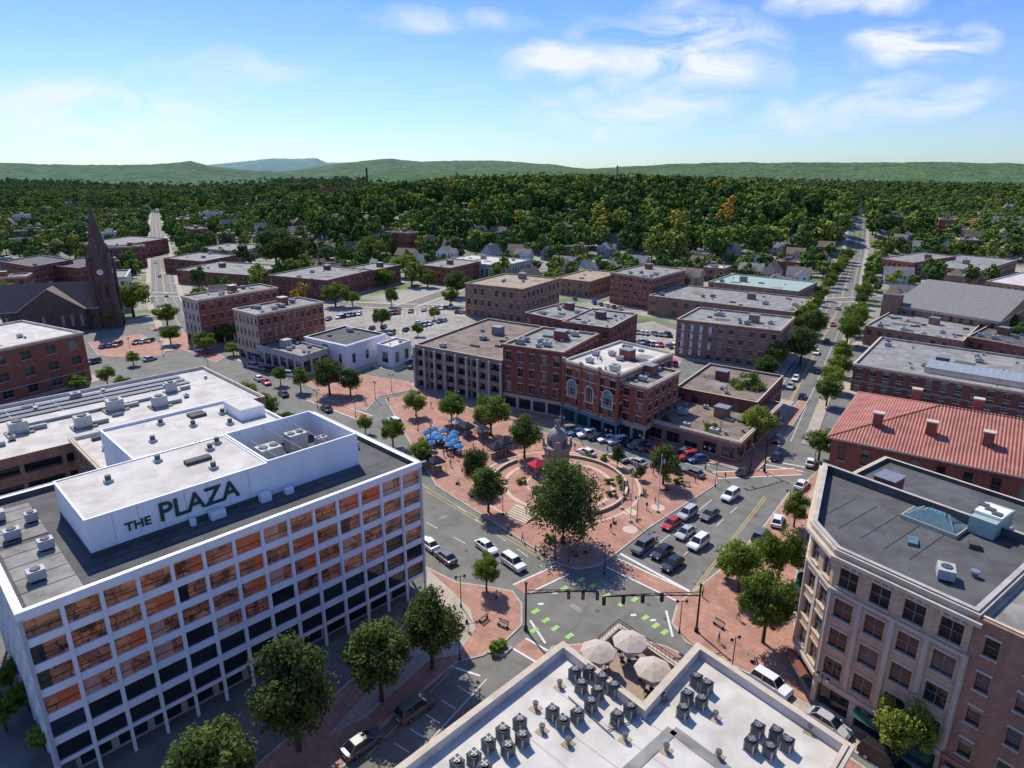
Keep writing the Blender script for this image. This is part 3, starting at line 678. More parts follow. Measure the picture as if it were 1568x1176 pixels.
c=U(697,345); mb=MB(); z_=float(terr(c.x,c.y)); gable(mb,c,26,13,12,7,0,'mstone','shingle',z0=z_,rows=3); mb.box((c.x+4,c.y-8,z_),(6,6,20),'mstone'); mb.cyl((c.x+4,c.y-8,z_+20),4.5,9,'shingle',4,r2=.1); mb.obj('stone_mansion'); OCC.append((c.x,c.y,16)); OCC.append((c.x,c.y-25,16))
# ------------------------------------------------------------------ ground
ys=np.concatenate([np.linspace(-300,400,12),400+np.cumsum(np.geomspace(12,420,74))]); xs=np.linspace(-1,1,141)
V=[];F=[]
for y in ys:
    for s in xs:
        x=s*(500+max(y,0)*1.35); V.append((x,y,float(terr(x,y))))
nx=len(xs)
for j in range(len(ys)-1):
    for i in range(nx-1): F.append((j*nx+i,j*nx+i+1,(j+1)*nx+i+1,(j+1)*nx+i))
me=D.meshes.new('ground'); me.from_pydata(V,[],F); me.polygons.foreach_set('use_smooth',[True]*len(F)); me.update()
gm=D.materials.new('ground_cover'); gm.use_nodes=True; nt=gm.node_tree; b=nt.nodes['Principled BSDF']; b.inputs['Roughness'].default_value=.95
ge=nn(nt,'ShaderNodeNewGeometry'); n1=nn(nt,'ShaderNodeTexNoise'); n1.inputs['Scale'].default_value=.03; n1.inputs['Detail'].default_value=8
nt.links.new(ge.outputs['Position'],n1.inputs['Vector']); r=nn(nt,'ShaderNodeValToRGB'); el=r.color_ramp.elements
el[0].position=.36; el[0].color=(.09,.13,.04,1); el[1].position=.64; el[1].color=(.34,.31,.26,1)
x=el.new(.46); x.color=(.15,.19,.07,1); x=el.new(.50); x.color=(.25,.235,.19,1)
nt.links.new(n1.outputs['Fac'],r.inputs['Fac'])
sx=nn(nt,'ShaderNodeSeparateXYZ'); nt.links.new(ge.outputs['Position'],sx.inputs[0]); mr=nn(nt,'ShaderNodeMapRange'); mr.inputs[1].default_value=450; mr.inputs[2].default_value=800
nt.links.new(sx.outputs['Y'],mr.inputs[0]); mx_=nn(nt,'ShaderNodeMixRGB'); nt.links.new(mr.outputs[0],mx_.inputs[0]); nt.links.new(r.outputs[0],mx_.inputs[1]); mx_.inputs[2].default_value=(.07,.11,.045,1)
nt.links.new(mx_.outputs[0],b.inputs['Base Color']); me.materials.append(gm)
go=D.objects.new('ground',me); SC.collection.objects.link(go)
def sheet(name,pts,z,k):
    m=MB(); m.poly([(*p[:2],z) for p in ccw(pts)],k); return m.obj(name)
sheet('downtown_asphalt',[(-230,-60),(170,-60),(190,190),(150,262),(-60,262),(-190,262)],.008,'asphalt')
sheet('parking_lot',[U(*p) for p in((560,520),(560,462),(700,452),(860,470),(760,500),(640,530))],.014,'lot')
sheet('parking_lot',[U(*p) for p in((960,552),(1040,560),(1060,515),(1000,492),(950,500))],.018,'lot')
sheet('parking_lot',[U(*p) for p in((480,500),(470,470),(560,462),(590,500))],.026,'lot')
ROADS=[]
def road(name,pts,w,k='asphalt',z=.03,cl=True):
    m=MB(); P=[]
    for i in range(len(pts)-1):
        a,b=Vector(pts[i]),Vector(pts[i+1]); n=max(1,int((b-a).length/25))
        for j in range(n): P.append(a.lerp(b,j/n))
    P.append(Vector(pts[-1])); Lf=[]
    for i,p in enumerate(P):
        d=(P[min(i+1,len(P)-1)]-P[max(i-1,0)]).normalized(); n=Vector((-d.y,d.x)); Lf.append((p,n,d))
    def strip(o0,o1,zz,kk):
        for i in range(len(P)-1):
            q=[]
            for (p,n,d),o in((Lf[i],o0),(Lf[i],o1),(Lf[i+1],o1),(Lf[i+1],o0)):
                c=p+n*o; q.append((c.x,c.y,float(terr(c.x,c.y))+zz))
            m.poly(q[::-1] if o0<o1 else q,kk)
    strip(-w/2,w/2,z,k)
    strip(-w/2-2.6,-w/2,z+.1,'cpave'); strip(w/2,w/2+2.6,z+.1,'cpave')
    if cl: strip(-.32,-.12,z+.012,'yellow'); strip(.12,.32,z+.012,'yellow'); strip(-w/2+2.3,-w/2+2.42,z+.012,'paint'); strip(w/2-2.42,w/2-2.3,z+.012,'paint')
    m.obj(name)
    for i in range(len(P)-1):
        n=int((P[i+1]-P[i]).length/6)+1
        for j in range(n): c=P[i].lerp(P[i+1],j/n); ROADS.append((c.x,c.y,w/2+3))
road('main_street',[(60,140),(151,298),(262,506),(330,640),(470,930)],13)
road('church_street',[(-112,222),(-168,314),(-404,760),(-560,1060)],12)
road('side_street',[U(620,470),U(760,420),U(1000,395)],8,cl=False)
road('side_street',[(-330,330),(-168,330),(-60,300),(40,290),(160,315),(330,350)],8,z=.05,cl=False)
road('side_street',[(-420,480),(-250,480),(-100,440),(120,430),(240,450),(480,430)],8,z=.06,cl=False)
def pavement(name,px,k='pave',z=.13):
    m=MB(); pts=ccw([U(*p) for p in px]); m.prism(pts,0,z,'conc',k); ring(m,pts,-.25,.012,.0,z+.006,'conc'); return m.obj(name)
park=[(612,652),(640,700),(668,745),(720,778),(770,810),(820,842),(858,866),(885,873),(915,868),(942,850),(990,812),(1045,776),(1098,742),(1097,730),(1078,722),(1020,716),(960,716),(925,694),(870,672),(830,662),(770,642),(690,615),(640,603),(590,612)]
pavement('park_plaza',park)
pavement('square_pavement',[(400,560),(470,590),(520,620),(560,630),(580,608),(640,596),(625,585),(560,575),(480,560),(430,545)],z=.125)
pavement('brick_plaza',[(135,525),(215,512),(255,530),(250,545),(190,548),(150,545)],z=.12)
pavement('brick_plaza',[(225,500),(285,512),(345,548),(330,556),(265,530)],z=.12)
pavement('corner_pavement',[(1236,735),(1205,757),(1172,802),(1120,858),(1065,902),(1036,925),(1028,955),(1050,985),(1140,1030),(1245,1085),(1335,1152),(1420,1230),(1568,1300),(1420,1130),(1225,1015),(1215,930),(1225,850),(1262,740),(1262,712)])
pavement('corner_pavement',[(652,868),(700,892),(745,898),(786,906),(800,925),(800,958),(772,985),(740,1005),(700,1015),(600,1100),(540,1160),(470,1240),(400,1300),(250,1300),(440,1130),(600,985),(648,905)])
pavement('corner_pavement',[(822,1018),(845,990),(905,985),(960,975),(1020,990),(1120,1040),(1230,1110),(1330,1180),(1400,1250),(1300,1400),(700,1500),(480,1330),(640,1180)])
pavement('shop_pavement',[(628,590),(640,602),(690,612),(770,640),(852,655),(905,670),(985,690),(1060,706),(1160,722),(1190,690),(1240,612),(1225,612),(1150,690),(990,668),(860,640),(768,622)],z=.2)
pavement('concrete_plaza',[(656,874),(690,905),(720,935),(728,965),(700,1005),(660,1010),(560,1100),(500,1130),(620,1000),(652,905)],'cpave',.16)
pavement('kerb_island',[(745,1000),(765,985),(785,993),(770,1007)],'grass',.2)
mc=U(855,742); m=MB()
for r0,r1 in ((10.2,11.0),(15.5,16.0),(6,6.4)):
    for i in range(64):
        a,b=2*math.pi*i/64,2*math.pi*(i+1)/64
        m.poly([(mc.x+r*math.cos(t),mc.y+r*math.sin(t),.142) for r,t in((r0,a),(r1,a),(r1,b),(r0,b))],'band')
for px in ((965,785),(1007,778),(965,812)):
    p=U(*px)
    m.cyl((p.x,p.y,.13),1.3,.02,'band',20)
m.obj('paving_bands')
m=MB()
for i in range(46):
    a=math.radians(-70+i*5.2); b=a+math.radians(5.2)
    if 100<math.degrees(a)%360<125 : continue
    rr=13
    q0=(mc.x+rr*math.cos(a),mc.y+rr*math.sin(a));q1=(mc.x+rr*math.cos(b),mc.y+rr*math.sin(b)); w0=(mc.x+(rr+.5)*math.cos(a),mc.y+(rr+.5)*math.sin(a));w1=(mc.x+(rr+.5)*math.cos(b),mc.y+(rr+.5)*math.sin(b))
    m.prism([q0,w0,w1,q1],.13,.75,'mstone','stone')
m.obj('curved_seat_wall')
m=MB(); s0=U(790,795)
for k in range(6):
    p=s0+Vector((.45,.5))*k*.8; m.box((p.x,p.y,.135),(.8,5,.12*(k+1)),'stone',math.atan2(.5,.45))
m.obj('stone_steps')
# markings
mk=MB()
def line(p,q,w,k,z=.02,dash=None):
    a=U(*p);b=U(*q);L=(b-a).length;d=(b-a)/L;n=Vector((-d.y,d.x))*w/2
    s=0
    while s<L:
        e=min(L,s+(dash[0] if dash else L)); A=a+d*s;B=a+d*e
        mk.poly([(*(A-n),z),(*(B-n),z),(*(B+n),z),(*(A+n),z)],k)
        s=e+(dash[1] if dash else 1)
line((655,748),(848,862),.13,'yellow',.022);line((651,751),(845,865),.13,'yellow',.022)
line((560,668),(655,748),.15,'yellow',.022);line((653,800),(800,880),.12,'paint',dash=(3,4));line((700,775),(830,868),.12,'paint',dash=(3,3))
line((1060,905),(1170,760),.13,'yellow');line((1063,907),(1173,762),.13,'yellow')
line((985,852),(1090,765),.12,'paint');line((1020,875),(1130,775),.12,'paint',dash=(3,3));line((950,848),(1055,905),.5,'paint')
line((1155,708),(1230,722),.4,'paint');line((1160,702),(1236,716),.4,'paint')
line((700,1018),(560,1160),.15,'yellow');line((745,1040),(620,1176),.12,'paint');line((735,1035),(690,1020),.3,'paint')
line((1110,1020),(1300,1120),.12,'paint');line((1070,1020),(1250,1125),.15,'yellow')
for i in range(5): p=(700-i*24,1050+i*22); line(p,(p[0]+22,p[1]+14),.12,'paint')
line((840,658),(1100,722),.12,'paint',.022)
for i in range(16):
    t=i/15; a=(858+t*220,652+t*50); line(a,(a[0]+8,a[1]+12),.12,'paint',.024)
def cross(p,q,w):
    a=U(*p);b=U(*q);L=(b-a).length;d=(b-a)/L;n=Vector((-d.y,d.x))
    for o,ww,k,z in((0,w,'pave',.026),(w/2,.3,'paint',.031),(-w/2,.3,'paint',.031)):
        A=a+n*o;B=b+n*o;m=n*ww/2
        mk.poly([(*(A-m),z),(*(B-m),z),(*(B+m),z),(*(A+m),z)],k)
cross((938,862),(1050,915),3.2);cross((795,903),(862,872),3.0);cross((795,985),(838,1010),2.6);cross((1095,728),(1222,722),3);cross((560,640),(480,610),4);cross((1018,1000),(1040,1010),2)
def gsq(px,py,s=1.25,rot=0.75,k='green',z=.034):
    p=U(px,py); mk.poly([(p.x+s*x*math.cos(rot)-s*y*.55*math.sin(rot),p.y+s*x*math.sin(rot)+s*y*.55*math.cos(rot),z) for x,y in((-.5,-.5),(.5,-.5),(.5,.5),(-.5,.5))],k)
for px,py in((890,888),(908,897),(930,912),(952,925),(972,918),(988,946),(1004,958),(1018,968),(864,901),(820,936),(850,962),(872,974),(818,965),(836,950),(905,985)): gsq(px,py)
for px,py in((880,894),(850,908),(828,925),(1000,950),(970,942)): gsq(px,py,.8,.2,'paint',.036)
for a,b in (((812,950),(835,985)),((1020,935),(1030,975)),((1150,730),(1165,712))): line(a,b,.3,'paint')
for (x0,y0),(x1,y1),n,dx,dy in (((575,486),(690,474),18,1,10),((600,514),(680,494),14,2,9),((955,510),(1040,518),12,2,8),((700,480),(760,485),9,1,8)):
    for i in range(n):
        t=i/(n-1); a=(x0+(x1-x0)*t,y0+(y1-y0)*t-dy/2); line(a,(a[0]+dx,a[1]+dy),.14,'paint',.034)
mk.obj('road_markings')
m=MB()
for i in range(60):
    px,py=random.choice([(random.uniform(660,850),random.uniform(760,870)),(random.uniform(960,1180),random.uniform(760,900)),(random.uniform(850,1020),random.uniform(885,970)),(random.uniform(1080,1300),random.uniform(1010,1130)),(random.uniform(880,1100),random.uniform(675,715))])
    p=U(px,py); r_=random.choice([.75,-.8]); s=random.uniform(.6,2.5)
    if random.random()<.7: m.box((p.x,p.y,.008),(s,random.choice([.06,.06,.08,.8]),.009+i*.00005),random.choice(['rgrey','rdark']),r_,bottom=False)
    else: m.cyl((p.x,p.y,.008),.33,.011,'rdark',14)
m.obj('road_patches')
for i,p in enumerate(PADS): p.obj('pavement')
# ------------------------------------------------------------------ hills
def ridge(prof,Dd,depth,c1,c2,name):
    px=[p[0] for p in prof]; py=[p[1] for p in prof]; nxx=420; nyy=30
    V=[];F=[]
    for i in range(nxx):
        x=px[0]+(px[-1]-px[0])*i/(nxx-1); y=np.interp(x,px,py)+1.4*noise.noise(Vector((x/40,Dd,0)))+.7*noise.noise(Vector((x/9,Dd,2)))
        u=(x-784)/1000; v=(588-y)/1000; t=Dd/(CP+v*SP); zc=H-t*(SP-v*CP)
        for j in range(nyy):
            s=j/(nyy-1)*2-1
            Y=Dd+s*depth; hh=.5+.5*math.cos(math.pi*s); X=u*t*(Y/Dd)
            z=-20+(zc+20)*hh**.7
            if hh>.02: z+=(noise.noise(Vector((X/420,Y/300,3)))*46+noise.noise(Vector((X/130,Y/110,7)))*16)*hh*(1-hh)*2.6
            V.append((X,Y,z))
    for i in range(nxx-1):
        for j in range(nyy-1): F.append((i*nyy+j,(i+1)*nyy+j,(i+1)*nyy+j+1,i*nyy+j+1))
    me=D.meshes.new(name); me.from_pydata(V,[],F); me.polygons.foreach_set('use_smooth',[True]*len(F)); me.update()
    me.materials.append(mat(name+'_%d'%Dd,c1,c2,.012,rough=1,bump=26,bscale=.035,spec=0,world=True))  # distance haze is put into the slope colours
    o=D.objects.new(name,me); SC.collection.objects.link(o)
ridge([(560,266),(700,262),(800,261),(880,259),(960,256),(1050,250),(1130,249),(1300,249),(1430,248),(1568,251),(1700,254),(2100,262)],4400,1700,(.07,.12,.06),(.13,.19,.105),'hills')
ridge([(400,266),(440,262),(500,253),(560,246),(600,243),(650,248),(690,246),(760,246),(840,251),(890,258),(980,266)],5200,1500,(.085,.14,.09),(.145,.21,.135),'hills')
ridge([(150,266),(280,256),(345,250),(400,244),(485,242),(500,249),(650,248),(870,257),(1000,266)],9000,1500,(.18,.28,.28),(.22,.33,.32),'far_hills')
ridge([(-500,258),(-300,252),(0,249),(60,251),(130,253),(230,252),(290,247),(320,254),(360,259),(470,266)],5100,1600,(.085,.14,.09),(.14,.205,.135),'hills')
# ------------------------------------------------------------------ trees
def leafmat(name,ramp,haze=False):
    m=D.materials.new(name); m.use_nodes=True; nt=m.node_tree
    for n in list(nt.nodes): nt.nodes.remove(n)
    out=nn(nt,'ShaderNodeOutputMaterial'); oi=nn(nt,'ShaderNodeObjectInfo'); r=nn(nt,'ShaderNodeValToRGB'); e=r.color_ramp.elements
    e[0].position=ramp[0][0]; e[0].color=(*ramp[0][1],1); e[1].position=ramp[-1][0]; e[1].color=(*ramp[-1][1],1)
    for p,c in ramp[1:-1]: x=e.new(p); x.color=(*c,1)
    nt.links.new(oi.outputs['Random'],r.inputs[0])
    tc=nn(nt,'ShaderNodeTexCoord'); n=nn(nt,'ShaderNodeTexNoise'); n.inputs['Scale'].default_value=.9; n.inputs['Detail'].default_value=2
    nt.links.new(tc.outputs['Object'],n.inputs['Vector']); hs=nn(nt,'ShaderNodeHueSaturation')
    ml=nn(nt,'ShaderNodeMapRange'); ml.inputs[1].default_value=.3; ml.inputs[2].default_value=.7; ml.inputs[3].default_value=.55; ml.inputs[4].default_value=1.4
    nt.links.new(n.outputs['Fac'],ml.inputs[0]); nt.links.new(ml.outputs[0],hs.inputs['Value']); nt.links.new(r.outputs[0],hs.inputs['Color'])
    col=hs.outputs[0]
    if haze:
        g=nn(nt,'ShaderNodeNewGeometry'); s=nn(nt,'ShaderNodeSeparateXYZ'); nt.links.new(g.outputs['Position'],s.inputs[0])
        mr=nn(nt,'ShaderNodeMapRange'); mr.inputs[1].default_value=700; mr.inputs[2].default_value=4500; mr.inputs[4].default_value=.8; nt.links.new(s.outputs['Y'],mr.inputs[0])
        mx=nn(nt,'ShaderNodeMixRGB'); nt.links.new(mr.outputs[0],mx.inputs[0]); nt.links.new(col,mx.inputs[1]); mx.inputs[2].default_value=(.135,.205,.11,1); col=mx.outputs[0]  # haze painted in: leaf colour shifts with distance
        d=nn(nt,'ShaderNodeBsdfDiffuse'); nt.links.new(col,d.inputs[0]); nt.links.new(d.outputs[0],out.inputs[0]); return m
    d=nn(nt,'ShaderNodeBsdfDiffuse'); t=nn(nt,'ShaderNodeBsdfTranslucent'); ms=nn(nt,'ShaderNodeMixShader'); ms.inputs[0].default_value=.34
    nt.links.new(col,d.inputs[0]); nt.links.new(col,t.inputs[0]); nt.links.new(d.outputs[0],ms.inputs[1]); nt.links.new(t.outputs[0],ms.inputs[2]); nt.links.new(ms.outputs[0],out.inputs[0])
    return m
LN=leafmat('street_tree_leaves',[(0,(.12,.18,.035)),(.5,(.17,.24,.045)),(.85,(.22,.29,.05)),(1,(.28,.32,.06))])
LD=leafmat('dark_tree_leaves',[(0,(.09,.135,.04)),(1,(.14,.19,.05))])
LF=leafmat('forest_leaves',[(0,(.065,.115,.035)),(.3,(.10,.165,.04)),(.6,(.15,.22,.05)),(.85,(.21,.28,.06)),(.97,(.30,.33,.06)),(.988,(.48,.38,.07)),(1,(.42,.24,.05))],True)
def tree_mesh(name,seed,R,Ht,ncl,per,leaf,lm,conical=0.0,trunk=True,up=.35,base=.22):
    r=np.random.default_rng(seed); mb=MB(); cb_=Ht*base if trunk else 0.05; cz=(Ht+cb_)/2; hz=(Ht-cb_)/2
    if trunk:
        mb.cyl((0,0,-.2),R*.07,cb_*1.3,M['bark'],7,r2=R*.05)
    cl=[]
    for i in range(ncl):
        v=r.normal(size=3); v/=np.linalg.norm(v); k=r.uniform(.35,.86)
        c=np.array([v[0]*R*k,v[1]*R*k,cz+v[2]*hz*k])
        f=1-conical*(c[2]-cb_)/(Ht-cb_); c[:2]*=f
        cl.append((c,R*r.uniform(.2,.36)*(.7+.3*f)))
        if trunk and i<9: mb.tube((0,0,cb_*.9+.12*i),(c[0]*.8,c[1]*.8,c[2]),R*.018,M['bark'],4)
    P=[];Nn=[]
    for c,rad in cl:
        d=r.normal(size=(per,3)); d/=np.linalg.norm(d,axis=1)[:,None]; kk=r.uniform(.5,1.12,size=(per,1)); P.append(c+d*rad*kk*np.array([1,1,.8])); Nn.append(d+r.normal(size=(per,3))*.5+np.array([0,0,up]))
    P=np.vstack(P);Nn=np.vstack(Nn);Nn/=np.linalg.norm(Nn,axis=1)[:,None]
    a=np.cross(Nn,r.normal(size=Nn.shape)); a/=np.linalg.norm(a,axis=1)[:,None]; b=np.cross(Nn,a); s=leaf*r.uniform(.6,1.25,size=(len(P),1))
    q=np.stack([P-a*s*.5,P+b*s*.38,P+a*s*.5,P-b*s*.38],1).reshape(-1,3)
    mi=mb.mi(lm); n0=len(mb.v); mb.v.extend(map(tuple,q.tolist()))
    for i in range(len(P)): mb.f.append((n0+4*i,n0+4*i+1,n0+4*i+2,n0+4*i+3)); mb.m.append(mi)
    me=D.meshes.new(name); me.from_pydata(mb.v,[],mb.f)
    for m in mb.ml: me.materials.append(m)
    me.polygons.foreach_set('material_index',mb.m); me.update(); return me
NT=[tree_mesh('street_tree_crown',s,4,10,60,130,.38,LN,c) for s,c in((1,.1),(2,.25),(3,.0))]
DT=[tree_mesh('shade_tree_crown',s+20,4,10,75,120,.38,LD,.1) for s in(1,2)]
BT=tree_mesh('broad_tree_crown',77,4,8,190,85,.24,LD,.22,base=.08)
SH=tree_mesh('shrub_leaves',9,1,1.3,12,60,.2,LN,0,False)
def tree(bx,by,rpx,ty=None,dark=False,name='street_tree',hz=None):
    p=U(bx,by); t=p.y*CP+H*SP; R=rpx*t/1000
    if ty: h=max(3,ZT(bx,by,ty))
    else: h=R*2.3
    big=rpx==62 and bx==862
    me=BT if big else random.choice(DT if dark else NT); o=D.objects.new(name,me); SC.collection.objects.link(o)
    o.location=(p.x,p.y,.12); o.rotation_euler[2]=random.uniform(0,6.28); s=R/3.7; o.scale=(s,s*random.uniform(.9,1.08),h/(8 if big else 10)); OCC.append((p.x,p.y,R))
TL=[(862,832,62,705,1),(748,785,30,712,1),(728,748,22,685,1),(745,905,22,848,0),(803,702,26,636,1),(752,668,29,603,0),(692,650,22,600,0),(637,638,19,598,0),(602,685,19,640,0),(645,712,19,672,0),(560,664,12,635,0),(1015,742,24,682,1),
(505,605,27,548,1),(537,605,18,565,1),(461,600,14,562,0),(400,655,27,600,0),(378,622,20,582,0),(1130,908,33,822,0),(1190,895,33,808,0),(1168,985,42,868,0),(1215,808,22,752,0),(1158,680,27,620,0),(1087,688,14,645,0),(1018,672,11,636,0),(1253,705,24,655,0),
(458,1150,62,980,1),(585,1075,52,950,1),(662,1025,46,905,1),(340,1290,70,1110,1),(1372,1175,45,1070,0),(945,715,11,680,1),(980,735,9,712,1),(1112,888,20,850,0),(440,660,14,630,0),
(205,485,32,428,0),(178,500,14,470,0),(257,500,22,465,0),(262,528,16,498,0),(315,540,19,508,0),(342,525,22,495,0),(150,500,20,470,1),(60,500,30,460,1),(8,480,26,430,0),(358,545,16,525,0),(120,600,18,575,0),(165,590,14,560,0),(430,590,12,560,0),(190,600,12,575,0),(205,560,12,538,0),
(514,470,22,432,0),(425,415,32,350,1),(452,415,26,360,1),(570,402,26,362,1),(622,425,24,388,0),(700,455,22,415,1),(690,470,14,440,0),(600,470,12,440,0),(585,505,14,470,0),(640,515,10,495,0),(665,490,10,470,0),(845,470,12,445,0),(540,470,12,445,0),(590,440,16,410,0),(655,440,16,412,0),
(20,1060,22,1010,0),(45,1090,22,1040,0),(10,1120,26,1060,0),(70,1150,20,1110,0),(1555,540,16,490,1),(1545,520,14,480,0),(1225,560,22,500,1),(1245,520,20,470,1),(1290,580,12,545,0)]
for t in TL: tree(t[0],t[1],t[2],t[3],bool(t[4]),'shade_tree' if t[4] else 'street_tree')
for k in range(26):
    for s in(-1,1):
        d=(Vector((151,298))-Vector((47,117))).normalized(); n=Vector((d.y,-d.x)); p=Vector((60,140))+d*(k*15+random.uniform(-2,2))+n*s*(8.8+random.uniform(-.4,.6))
        if random.random()<.12 or p.y<150: continue
        px,py=proj(p.x,p.y); tree(px,py,1000*random.uniform(2.8,4.8)/(p.y*CP+H*SP),None,random.random()<.15)
for px,py in ((935,742),(948,738),(955,748),(968,728),(938,760),(900,700),(925,705),(800,740),(1020,735),(1040,740),(820,755),(905,800),(885,815),(840,830),(765,996),(757,1000)):
    p=U(px,py); o=D.objects.new('shrub',SH); SC.collection.objects.link(o); o.location=(p.x,p.y,.15); o.scale=(1.4,1.4,1.0); o.rotation_euler[2]=random.random()*6
# ------------------------------------------------------------------ houses & filler
HM=[]
hc=[mat('house_white',(.70,.69,.66)),mat('house_cream',(.58,.50,.36)),mat('house_grey',(.38,.39,.40)),mat('house_blue',(.33,.40,.47)),mat('house_tan',(.46,.36,.26)),mat('house_white2',(.66,.66,.65)),M['brick'],mat('house_sage',(.35,.40,.29))]
for i,c in enumerate(hc):
    mb=MB(); L=10+i%3*2; gable(mb,(0,0),L,8.5,6.2,3.6+i%2,0,c,['shingle','shingle2','rgrey'][i%3],rows=2)
    if i%2==0: gable(mb,(L*.15,-5),5,6,6,2.6,math.pi/2,c,'shingle',.3,rows=2)
    mb.box((L*.25,.6,6),(.9,.7,5),'brick'); mb.box((-L/2-1.2,0,0),(2.3,6,.5),'conc'); mb.box((-L/2-1.25,0,2.7),(2.5,6.4,.2),'shingle')
    for y in(-2.8,0,2.8): mb.box((-L/2-2.2,y,.5),(.2,.2,2.2),'whitew')
    o=mb.obj('x'); HM.append(o.data); D.objects.remove(o)
BMs=[]
for i in range(10):
    w,l=random.uniform(12,24),random.uniform(10,15); pts=[(-w/2,-l/2),(w/2,-l/2),(w/2,l/2),(-w/2,l/2)]
    k=len(OCC); mb,_=building('x',[Vector(p) for p in pts],random.choice([7,8,10.5,11,13]),['brick','brickd','brickb','conc','brick','beigebrick','brick','whitew','brickb','brick'][i],['rgrey','rdark','rwhite','rgrey','rbrown','rgrey','rtan','rgrey','rwhite','rgrey'][i],None,3.2,'stone' if i%2 else None,n=7,pad=False,ret=True)
    del OCC[k:]; o=mb.obj('x'); BMs.append(o.data); D.objects.remove(o)
roads=np.array(ROADS)
def free(x,y,r,occl):
    a=np.array(occl)
    if (np.hypot(a[:,0]-x,a[:,1]-y)<a[:,2]+r).any(): return False
    return not (np.hypot(roads[:,0]-x,roads[:,1]-y)<roads[:,2]+r-2).any()
cnt=0
for it in range(4200):
    y=250+1050*random.random()**1.25; x=random.uniform(-.85,.85)*(y+60); px,py=proj(x,y)
    if not(-40<px<1610): continue
    hillin = 560<px<1290 and 300<py<385
    kind='h'
    if px<560 and py>330: kind='b' if random.random()<.5 else 'h'
    if px>1300 and py>370: kind='b' if random.random()<.4 else 'h'
    if 560<=px<=1300 and py>390: kind='b' if random.random()<.2 else 'h'
    if hillin and not (py>345 and random.random()<.35): continue
    if py>470 or (560<px<960 and py>440): continue
    p_=.8 if py>345 else (.5 if py>315 else .2)
    if random.random()>p_: continue
    r=8.5 if kind=='h' else 11
    if not free(x,y,r,OCC): continue
    if float(terr(x,y))>16 : continue
    OCC.append((x,y,r-3.5)); ang=math.radians(random.choice([-60,30]) if px<600 else random.choice([60,-30]))+random.uniform(-.15,.15)
    o=D.objects.new('house' if kind=='h' else 'brick_building',random.choice(HM if kind=='h' else BMs)); SC.collection.objects.link(o)
    o.location=(x,y,float(terr(x,y))-.1); o.rotation_euler[2]=ang; o.scale=(random.uniform(.85,1.2),1,random.uniform(.85,1.15)); cnt+=1
    if cnt>440: break
print('houses',cnt)
# forest scatter
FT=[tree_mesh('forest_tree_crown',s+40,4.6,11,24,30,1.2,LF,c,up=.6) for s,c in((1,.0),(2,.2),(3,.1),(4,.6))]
def cells(y0,y1,cell,sc):
    y=y0
    out=[]
    while y<y1:
        wx=.86*(y+80)+30; n=int(2*wx/cell); x=-wx+np.arange(n)*cell+rng.uniform(-.45,.45,n)*cell; yy=y+rng.uniform(-.45,.45,n)*cell
        out.append(np.stack([x,yy,np.full(n,sc)],1)); y+=cell
    return np.vstack(out)
pts=np.vstack([cells(235,1050,9.2,1.2),cells(1050,2300,17,1.7),cells(2300,5000,38,2.6)])
x,y=pts[:,0],pts[:,1]; z=terr(x,y); d=y*CP+H*SP; px=784+1000*x/d; py=588-1000*(y*SP-H*CP)/d
cl=np.array([noise.noise(Vector((a/70,b/70,0))) for a,b in zip(x,y)])
den=np.where(py<318,.9,np.where(py<350,.8,np.where(py<400,.68,np.where(py<450,.42,.12))))
hill=((x-75)/340)**2+((y-730)/280)**2<1.0
den=np.where(hill,.62,den+cl*.5*(den<.85))
den=np.where((py>470)|((px>560)&(px<960)&(py>440)),0,den)
keep=rng.uniform(size=len(x))<den
keep&=(px>-80)&(px<1650)
pts=pts[keep]; x,y,z=x[keep],y[keep],z[keep]; hill=hill[keep]
ok=np.ones(len(x),bool)
for a in OCC: ok&=~((np.abs(x-a[0])<a[2]+2.5)&(np.hypot(x-a[0],y-a[1])<a[2]+2.5))
for a in ROADS: ok&=~((np.abs(x-a[0])<a[2]+1.5)&(np.hypot(x-a[0],y-a[1])<a[2]+1.5))
pts,x,y,z,hill=pts[ok],x[ok],y[ok],z[ok],hill[ok]
scl=pts[:,2]*rng.uniform(.55,1.3,len(x))*np.where(hill,1.5,1.0)*.95
n=len(x); print('forest',n)
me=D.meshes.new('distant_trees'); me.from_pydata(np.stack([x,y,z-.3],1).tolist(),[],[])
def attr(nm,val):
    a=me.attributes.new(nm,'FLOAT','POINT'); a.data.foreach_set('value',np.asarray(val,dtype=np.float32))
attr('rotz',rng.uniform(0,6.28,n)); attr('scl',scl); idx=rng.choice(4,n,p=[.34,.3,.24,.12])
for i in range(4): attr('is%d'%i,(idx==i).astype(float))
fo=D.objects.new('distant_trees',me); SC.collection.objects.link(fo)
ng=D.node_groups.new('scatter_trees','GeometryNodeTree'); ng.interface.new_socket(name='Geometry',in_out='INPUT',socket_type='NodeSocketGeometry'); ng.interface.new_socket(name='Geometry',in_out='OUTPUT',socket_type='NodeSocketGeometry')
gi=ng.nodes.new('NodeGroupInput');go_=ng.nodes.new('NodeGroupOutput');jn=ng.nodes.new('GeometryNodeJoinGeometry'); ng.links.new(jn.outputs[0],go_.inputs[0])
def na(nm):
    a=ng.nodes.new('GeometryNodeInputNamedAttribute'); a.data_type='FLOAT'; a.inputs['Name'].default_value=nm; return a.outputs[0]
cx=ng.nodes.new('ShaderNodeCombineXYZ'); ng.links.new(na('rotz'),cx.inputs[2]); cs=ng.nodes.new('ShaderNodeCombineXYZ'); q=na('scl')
for i in range(3): ng.links.new(q,cs.inputs[i])
